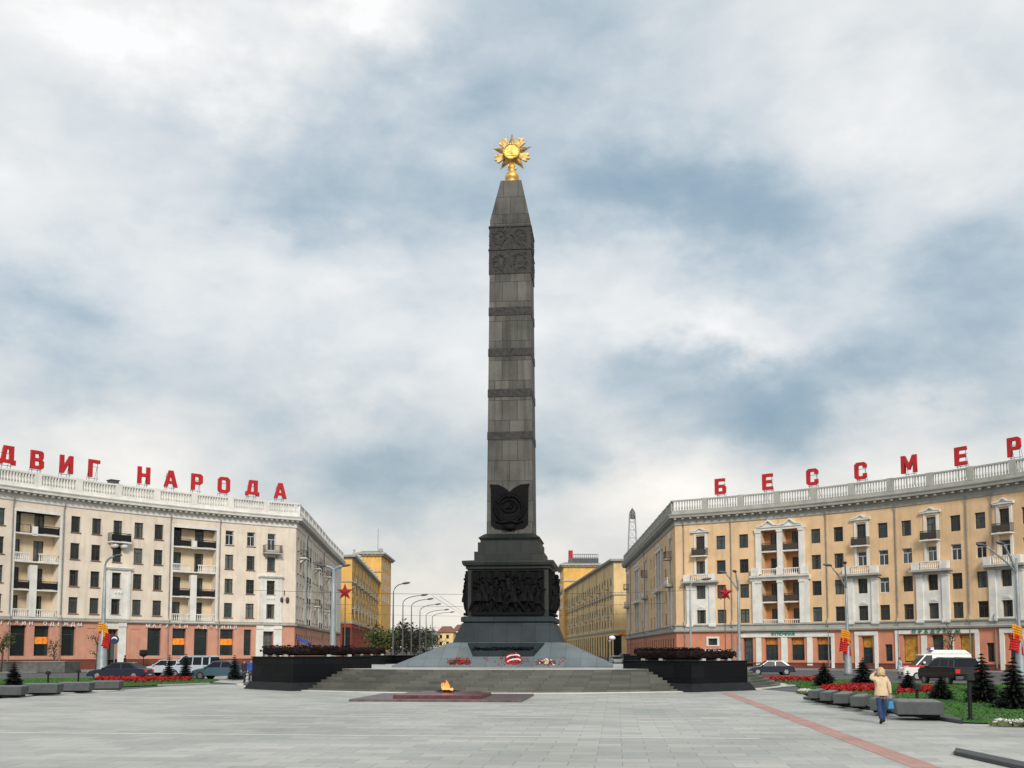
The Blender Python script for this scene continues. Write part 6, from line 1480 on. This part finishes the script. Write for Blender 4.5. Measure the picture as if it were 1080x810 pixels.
    for s_ in (-1,1):
        b = MB(); b.box(fx-.28,fx-.02,s_*W2*.72-.16,s_*W2*.72+.16,.58*hz_,.72*hz_,tx=.04); b.build('headlight', hl, root, local=True)
        b = MB(); b.box(rx-.02,rx+.1,s_*W2*.78-.15,s_*W2*.78+.15,.66*hz_,.86*hz_); b.build('tail_light', tl, root, local=True)
        b = MB(); b.box(.85*k,1.0*k,s_*(W2+.1)-.1,s_*(W2+.1)+.1,.93*hz_,1.04*hz_); b.build('mirror', body, root, local=True, bevel=.02)
    b = MB(); b.box(rx-.05,rx+.02,-W2*.95,W2*.95,.32*hz_,.5*hz_); b.box(fx-.02,fx+.06,-W2*.9,W2*.9,.3*hz_,.48*hz_); b.build('bumper', body if kind in ('sedan','estate') else steel_d, root, local=True, bevel=.03)
    b = MB(); b.box(fx+.055,fx+.075,-.26,.26,.36*hz_,.44*hz_); b.build('number_plate', white_sign, root, local=True)
    b = MB(); b.box(rx-.075,rx-.052,-.26,.26,.4*hz_,.48*hz_); b.build('number_plate', white_sign, root, local=True)
    return root, k, hz_, W2
navy = paint('navy_paint', (.010,.015,.035), 0); whitep = paint('white_paint', (.48,.52,.54), 0); bluegrey = paint('blue_grey_paint', (.05,.095,.13), 0); blackp = paint('black_paint', (.004,.0045,.006), 0); vanp = paint('van_white_paint', (.42,.47,.53), 0); ambp = paint('cream_white_paint', (.72,.73,.68), 0)
car('parked_car', 129, 0, 84, R(176), 4.85, 1.75, 1.36, navy, 'dark navy sedan parked behind the left red flower bed')
car('parked_car', 178, 0, 97, R(172), 4.3, 1.7, 1.5, whitep, 'white estate car parked between the navy sedan and the minivan', 'estate')
car('parked_van', 206, 0, 92, R(165), 4.3, 1.75, 1.85, vanp, 'white minivan parked behind the blue grey sedan', 'van')
car('parked_car', 235, 0, 84, R(168), 4.5, 1.75, 1.48, bluegrey, 'blue grey sedan parked nearest to the left parapet')
car('parked_car', 811, 0, 101, R(178), 4.4, 1.72, 1.38, navy, 'dark sedan parked in front of the shop with the red and yellow valances')
rt, k, hz_, W2 = car('ambulance', 984, 0, 82, R(174), 5.3, 1.95, 2.05, ambp, 'white ambulance van with a red side stripe and blue roof beacon', 'ambulance')
redst = mat('red_stripe', (.55,.01,.015), .4, .05, 3, 0)
b = MB()
for s_ in (-1,1): b.box(-2.15*k,1.9*k,s_*(W2+.012)-.006,s_*(W2+.012)+.006,.74*hz_,.84*hz_); 
b.build('red_stripe', redst, rt, local=True)
b = MB(); b.box(-2.12*k,.45*k,-W2*.76,W2*.76,1.45*hz_+.01,1.45*hz_+.32,tx=.35,ty=.16); b.build('raised_roof', ambp, rt, local=True, bevel=.06)
b = MB(); b.box(.15,.45,-.55,.55,1.45*hz_+.30,1.45*hz_+.5,tx=.05,ty=.05); b.build('blue_beacon', mat('blue_beacon', (.02,.05,.35), .2), rt, local=True)
b = MB()
for s_ in (-1,1): b.box(.2*k-.3,.2*k+.3,s_*(W2*.9),s_*(W2*.9)+s_*.01,1.0*hz_,1.26*hz_)
rt, k, hz_, W2 = car('black_car', 998, 0, 71, R(99), 4.6, 1.92, 1.8, blackp, 'black off road car seen from behind with bright red tail lights', 'suv')
b = MB()
for s_ in (-1,1): b.tube([(-1.9,s_*.6,1.80),(.2,s_*.6,1.84)], .03, 6)
b.build('roof_rail', steel, rt, local=True)
car('distant_car', 649, 0, 190, R(-80), 4.4, 1.75, 1.45, whitep, 'white car driving on the avenue right of the monument')
car('distant_car', 659.5, 0, 205, R(-80), 4.4, 1.8, 1.6, blackp, 'dark car behind the white one on the avenue', 'suv')
for i, (px, Y, m, kd, hh, lab) in enumerate(((449,240,vanp,'van',2.1,'pale van far down the left lane of the avenue'),(444,225,navy,'sedan',1.5,'dark car far down the left lane of the avenue'),(453,300,whitep,'sedan',1.5,'tiny white car farthest down the avenue'))):
    car('distant_car', px, 0, Y, R(92), 4.5, 1.8, hh, m, lab, kd)

# ================================================================== people
def nm_wr(n): return n in ('jacket', 'trousers')
def skinned(verts, edges, rad, name, m, parent, sub=2, extra=None):
    me = bpy.data.meshes.new(name); me.from_pydata(verts, edges, []); o = bpy.data.objects.new(name, me); col.objects.link(o)
    md = o.modifiers.new('skin', 'SKIN'); md.use_smooth_shade = True
    for i, r_ in enumerate(rad):
        sv = me.skin_vertices[0].data[i]; sv.radius = (r_, r_) if not isinstance(r_, tuple) else r_; sv.use_root = (i == 0)
    s = o.modifiers.new('sub', 'SUBSURF'); s.levels = sub; s.render_levels = sub
    dg = bpy.context.evaluated_depsgraph_get(); m2 = bpy.data.meshes.new_from_object(o.evaluated_get(dg)); m2.name = name
    bpy.data.objects.remove(o); bpy.data.meshes.remove(me)
    if nm_wr(name):
        from mathutils import noise as mn
        for v in m2.vertices:
            c_ = v.co; f_ = mn.noise(Vector((c_.x*14, c_.y*14, c_.z*7)))*.014+mn.noise(Vector((c_.x*30, c_.y*30, c_.z*22)))*.006; v.co = c_+v.normal*f_
    if extra:
        n0 = len(m2.vertices); vs = [tuple(v.co) for v in m2.vertices]+[tuple(v) for v in extra.v]; fs = [tuple(p.vertices) for p in m2.polygons]+[tuple(i+n0 for i in f) for f in extra.f]
        m3 = bpy.data.meshes.new(name); m3.from_pydata(vs, [], fs); m3.polygons.foreach_set('use_smooth', [True]*len(fs)); bpy.data.meshes.remove(m2); m2 = m3
    m2.materials.clear(); m2.materials.append(m); o = bpy.data.objects.new(name, m2); col.objects.link(o); o.parent = parent; return o
def person(loc, rz, h_, lab, top, bottom, hairm, J, hair='short', shoes=None, bag=None, skirt=False):
    root = empty('person', loc, rz, lab, 'person'); s = h_/1.68; V = lambda p: (p[0]*s, p[1]*s, p[2]*s)
    j = dict(pel=(0,0,.93), bel=(0,0,1.08), che=(0,.01,1.27), nk=(0,.0,1.43), h0=(0,.01,1.50), h1=(0,.02,1.575), h2=(0,.01,1.64), sl=(-.16,0,1.36), sr=(.16,0,1.36),
             hl=(-.09,0,.90), hr=(.09,0,.90)); j.update(J)
    names = list(j.keys()); idx = {n: i for i, n in enumerate(names)}
    E_ = [('pel','bel'),('bel','che'),('che','nk'),('nk','h0'),('h0','h1'),('h1','h2'),('che','sl'),('sl','el'),('el','wl'),('wl','pl'),('che','sr'),('sr','er'),('er','wr'),('wr','pr'),
          ('pel','hl'),('hl','kl'),('kl','al'),('al','tl'),('pel','hr'),('hr','kr'),('kr','ar'),('ar','tr')]
    rad = dict(pel=.125,bel=.105,che=.12,nk=.052,h0=.062,h1=.086,h2=.06,sl=.055,sr=.055,el=.038,er=.038,wl=.026,wr=.026,pl=.03,pr=.03,hl=.085,hr=.085,kl=.054,kr=.054,al=.036,ar=.036,tl=.03,tr=.03)
    ex = MB()
    for w_, p_ in (('wl','pl'),('wr','pr')):            # five fingers on each hand
        a, c = Vector(V(j[w_])), Vector(V(j[p_])); d = (c-a).normalized(); sd_ = d.cross(Vector((0,1,0))); sd_ = sd_.normalized() if sd_.length > .1 else Vector((1,0,0)); nn = d.cross(sd_)
        for q in range(4):
            o_ = c+sd_*(q-1.5)*.019*s; ln = (.07,.08,.076,.06)[q]*s; ex.tube([o_-d*.02, o_+d*ln*.5+nn*.01, o_+d*ln*.85+nn*.035], [.0095,.009,.007], 6)
        ex.tube([a+d*.02, a+d*.05+sd_*-.035*s, a+d*.085-sd_*.045*s+nn*.02], [.012,.011,.008], 6)
    hd = Vector(V(j['h1'])); ex.tube([hd+Vector((0,.075*s,.012)), hd+Vector((0,.105*s,-.02)), hd+Vector((0,.082*s,-.028))], [.008,.015,.01], 6)
    for q in (-1,1): ex.ball(hd+Vector((q*.088*s,-.005,-.01)), .012,.022,.032, 8, 5)
    ex.tube([hd+Vector((-.024,.082*s,-.052)), hd+Vector((0,.09*s,-.052)), hd+Vector((.024,.082*s,-.052))], [.005,.007,.005], 5)
    skinned([V(j[n]) for n in names], [(idx[a], idx[c]) for a, c in E_], [rad[n]*s for n in names], 'body', skinm, root, 2, ex)
    e = MB()
    for q in (-1,1): e.ball(hd+Vector((q*.032*s,.078*s,.012)), .011,.009,.008, 8, 5)
    e.build('eyes', iron, root, local=True)
    def sub_skin(nm, ns, es, rr, m): ix = {n: i for i, n in enumerate(ns)}; skinned([V(j[n]) for n in ns], [(ix[a], ix[c]) for a, c in es], [rr[n]*s for n in ns], nm, m, root, 3)
    j['hem'] = (0,0,.86); j['nk2'] = (j['nk'][0],j['nk'][1],1.405)
    sub_skin('jacket', ['bel','hem','che','nk2','sl','el','wl','sr','er','wr'], [('bel','hem'),('bel','che'),('che','nk2'),('che','sl'),('sl','el'),('el','wl'),('che','sr'),('sr','er'),('er','wr')],
             dict(bel=.15,hem=.15,che=.155,nk2=.07,sl=.082,el=.062,wl=.048,sr=.082,er=.062,wr=.048), top)
    sub_skin('trousers', ['pel','hl','kl','al','hr','kr','ar'], [('pel','hl'),('hl','kl'),('kl','al'),('pel','hr'),('hr','kr'),('kr','ar')], dict(pel=.10,hl=.075,kl=.078,al=.068,hr=.075,kr=.078,ar=.068), bottom)
    b = MB(); b.lathe([(.15,1.18),(.172,1.06),(.193,.95),(.205,.86),(.20,.84),(.12,.85)], 20, Matrix.Diagonal((s*1.05,s*.82,s,1)), cap=False); b.build('jacket_hem', top, root, local=True, smooth=True)
    for a_, t_ in (('al','tl'),('ar','tr')):
        A, T_ = Vector(V(j[a_])), Vector(V(j[t_])); b = MB(); b.tube([A+Vector((0,-.03,-.01)), (A+T_)/2, T_+(T_-A)*.15], [.052,.05,.034], 8); b.build('shoe', shoes or iron, root, local=True, smooth=True)
    b = MB(); b.ball(hd+Vector((0,-.018,.018)), .104*s,.104*s,.108*s, 14, 9)
    if hair == 'bob':
        b.ball(hd+Vector((0,-.045,-.045)), .112*s,.085*s,.10*s, 14, 8); rr_ = random.Random(3)
        for q in range(26): a = rr_.uniform(R(150),R(390)); c_ = hd+Vector((.095*math.cos(a),-.02+.08*math.sin(a),rr_.uniform(-.02,.06))); b.tube([c_, c_+Vector((0.01*math.cos(a),-.01,-.08)), c_+Vector((.02*math.cos(a),-.005,-.135))], [.025,.022,.008], 5)
    o = b.build('hair', hairm, root, local=True, smooth=True); o.location = (0,-.012,.006)
    if bag:
        wr = Vector(V(j['pr'])); b = MB(); b.box(-.10,.10,-.05,.05,-.38,-.14,tx=.03,ty=.01); bo = b.build('bag', bag, root, local=True, bevel=.03); bo.location = wr
        b = MB(); b.tube([(-.09,0,-.18),(-.05,0,-.05),(0,0,.0),(.05,0,-.05),(.08,0,-.16)], .008, 5); h2_ = b.build('bag_handle', bag, bo, local=True)
    return root
beige = mat('beige_jacket', (.62,.47,.30), .85, .08, 8, .3, 6); jeans = mat('blue_denim', (.015,.045,.13), .85, .2, 6, .3, 10); blond = mat('blond_hair', (.62,.45,.22), .6, .2, 20, .3, 25)
darkc = mat('dark_cloth', (.02,.02,.025), .85, .2, 6, .2, 8); bluej = mat('blue_jacket', (.02,.07,.32), .8, .15, 6, .2, 8); paleb = mat('pale_blue_cloth', (.35,.5,.6), .8, .1, 6); brownh = mat('brown_hair', (.05,.03,.02), .6, .2, 20, .2, 20)
walk = dict(el=(-.33,-.05,1.36), wl=(-.20,.02,1.52), pl=(-.125,.03,1.58), er=(.235,-.05,1.12), wr=(.27,.02,.90), pr=(.275,.04,.82),
            kl=(-.085,-.04,.50), al=(-.075,-.22,.12), tl=(-.075,-.10,.035), kr=(.09,.12,.51), ar=(.095,.20,.10), tr=(.10,.34,.045))
Pw = G(930.5, 763.3); person(Pw, R(-4), 1.68, 'woman with blond hair in a beige jacket and jeans walking away with a blue bag', beige, jeans, blond, walk, 'bob', iron, mat('blue_bag', (.02,.22,.45), .6))
stand = dict(el=(-.22,-.03,1.12), wl=(-.22,.05,.90), pl=(-.22,.07,.82), er=(.22,-.03,1.12), wr=(.22,.05,.90), pr=(.22,.07,.82), kl=(-.09,.02,.5), al=(-.1,-.01,.09), tl=(-.11,.13,.04), kr=(.09,.02,.5), ar=(.1,-.01,.09), tr=(.11,.13,.04))
step = dict(stand, kl=(-.09,.14,.52), al=(-.09,.12,.10), tl=(-.09,.26,.05), kr=(.09,-.03,.5), ar=(.09,-.22,.13), tr=(.09,-.1,.04), el=(-.22,-.1,1.13), wl=(-.22,-.12,.92), pl=(-.22,-.12,.84))
person(G(264.5,721.5), R(200), 1.74, 'person in a blue jacket standing left of the left parapet', bluej, darkc, brownh, stand)
person(G(257.5,720.2), R(160), 1.66, 'person in dark clothes beside the one in the blue jacket', darkc, darkc, brownh, step)
person(at_depth(947,86)+Vector((0,0,.0)), R(100), 1.72, 'person in pale blue clothes standing at the front of the ambulance', paleb, bluej, brownh, stand)
person(at_depth(133.5,110)+Vector((0,0,.14)), R(90), 1.7, 'dark dressed person walking past the white doorway', darkc, darkc, brownh, step)
person(at_depth(627.5,115), R(150), 1.72, 'person in dark clothes on the avenue crossing right of the monument', darkc, darkc, brownh, step)
person(at_depth(634,118), R(20), 1.68, 'second walker near the lantern right of the monument', darkc, jeans, brownh, stand)
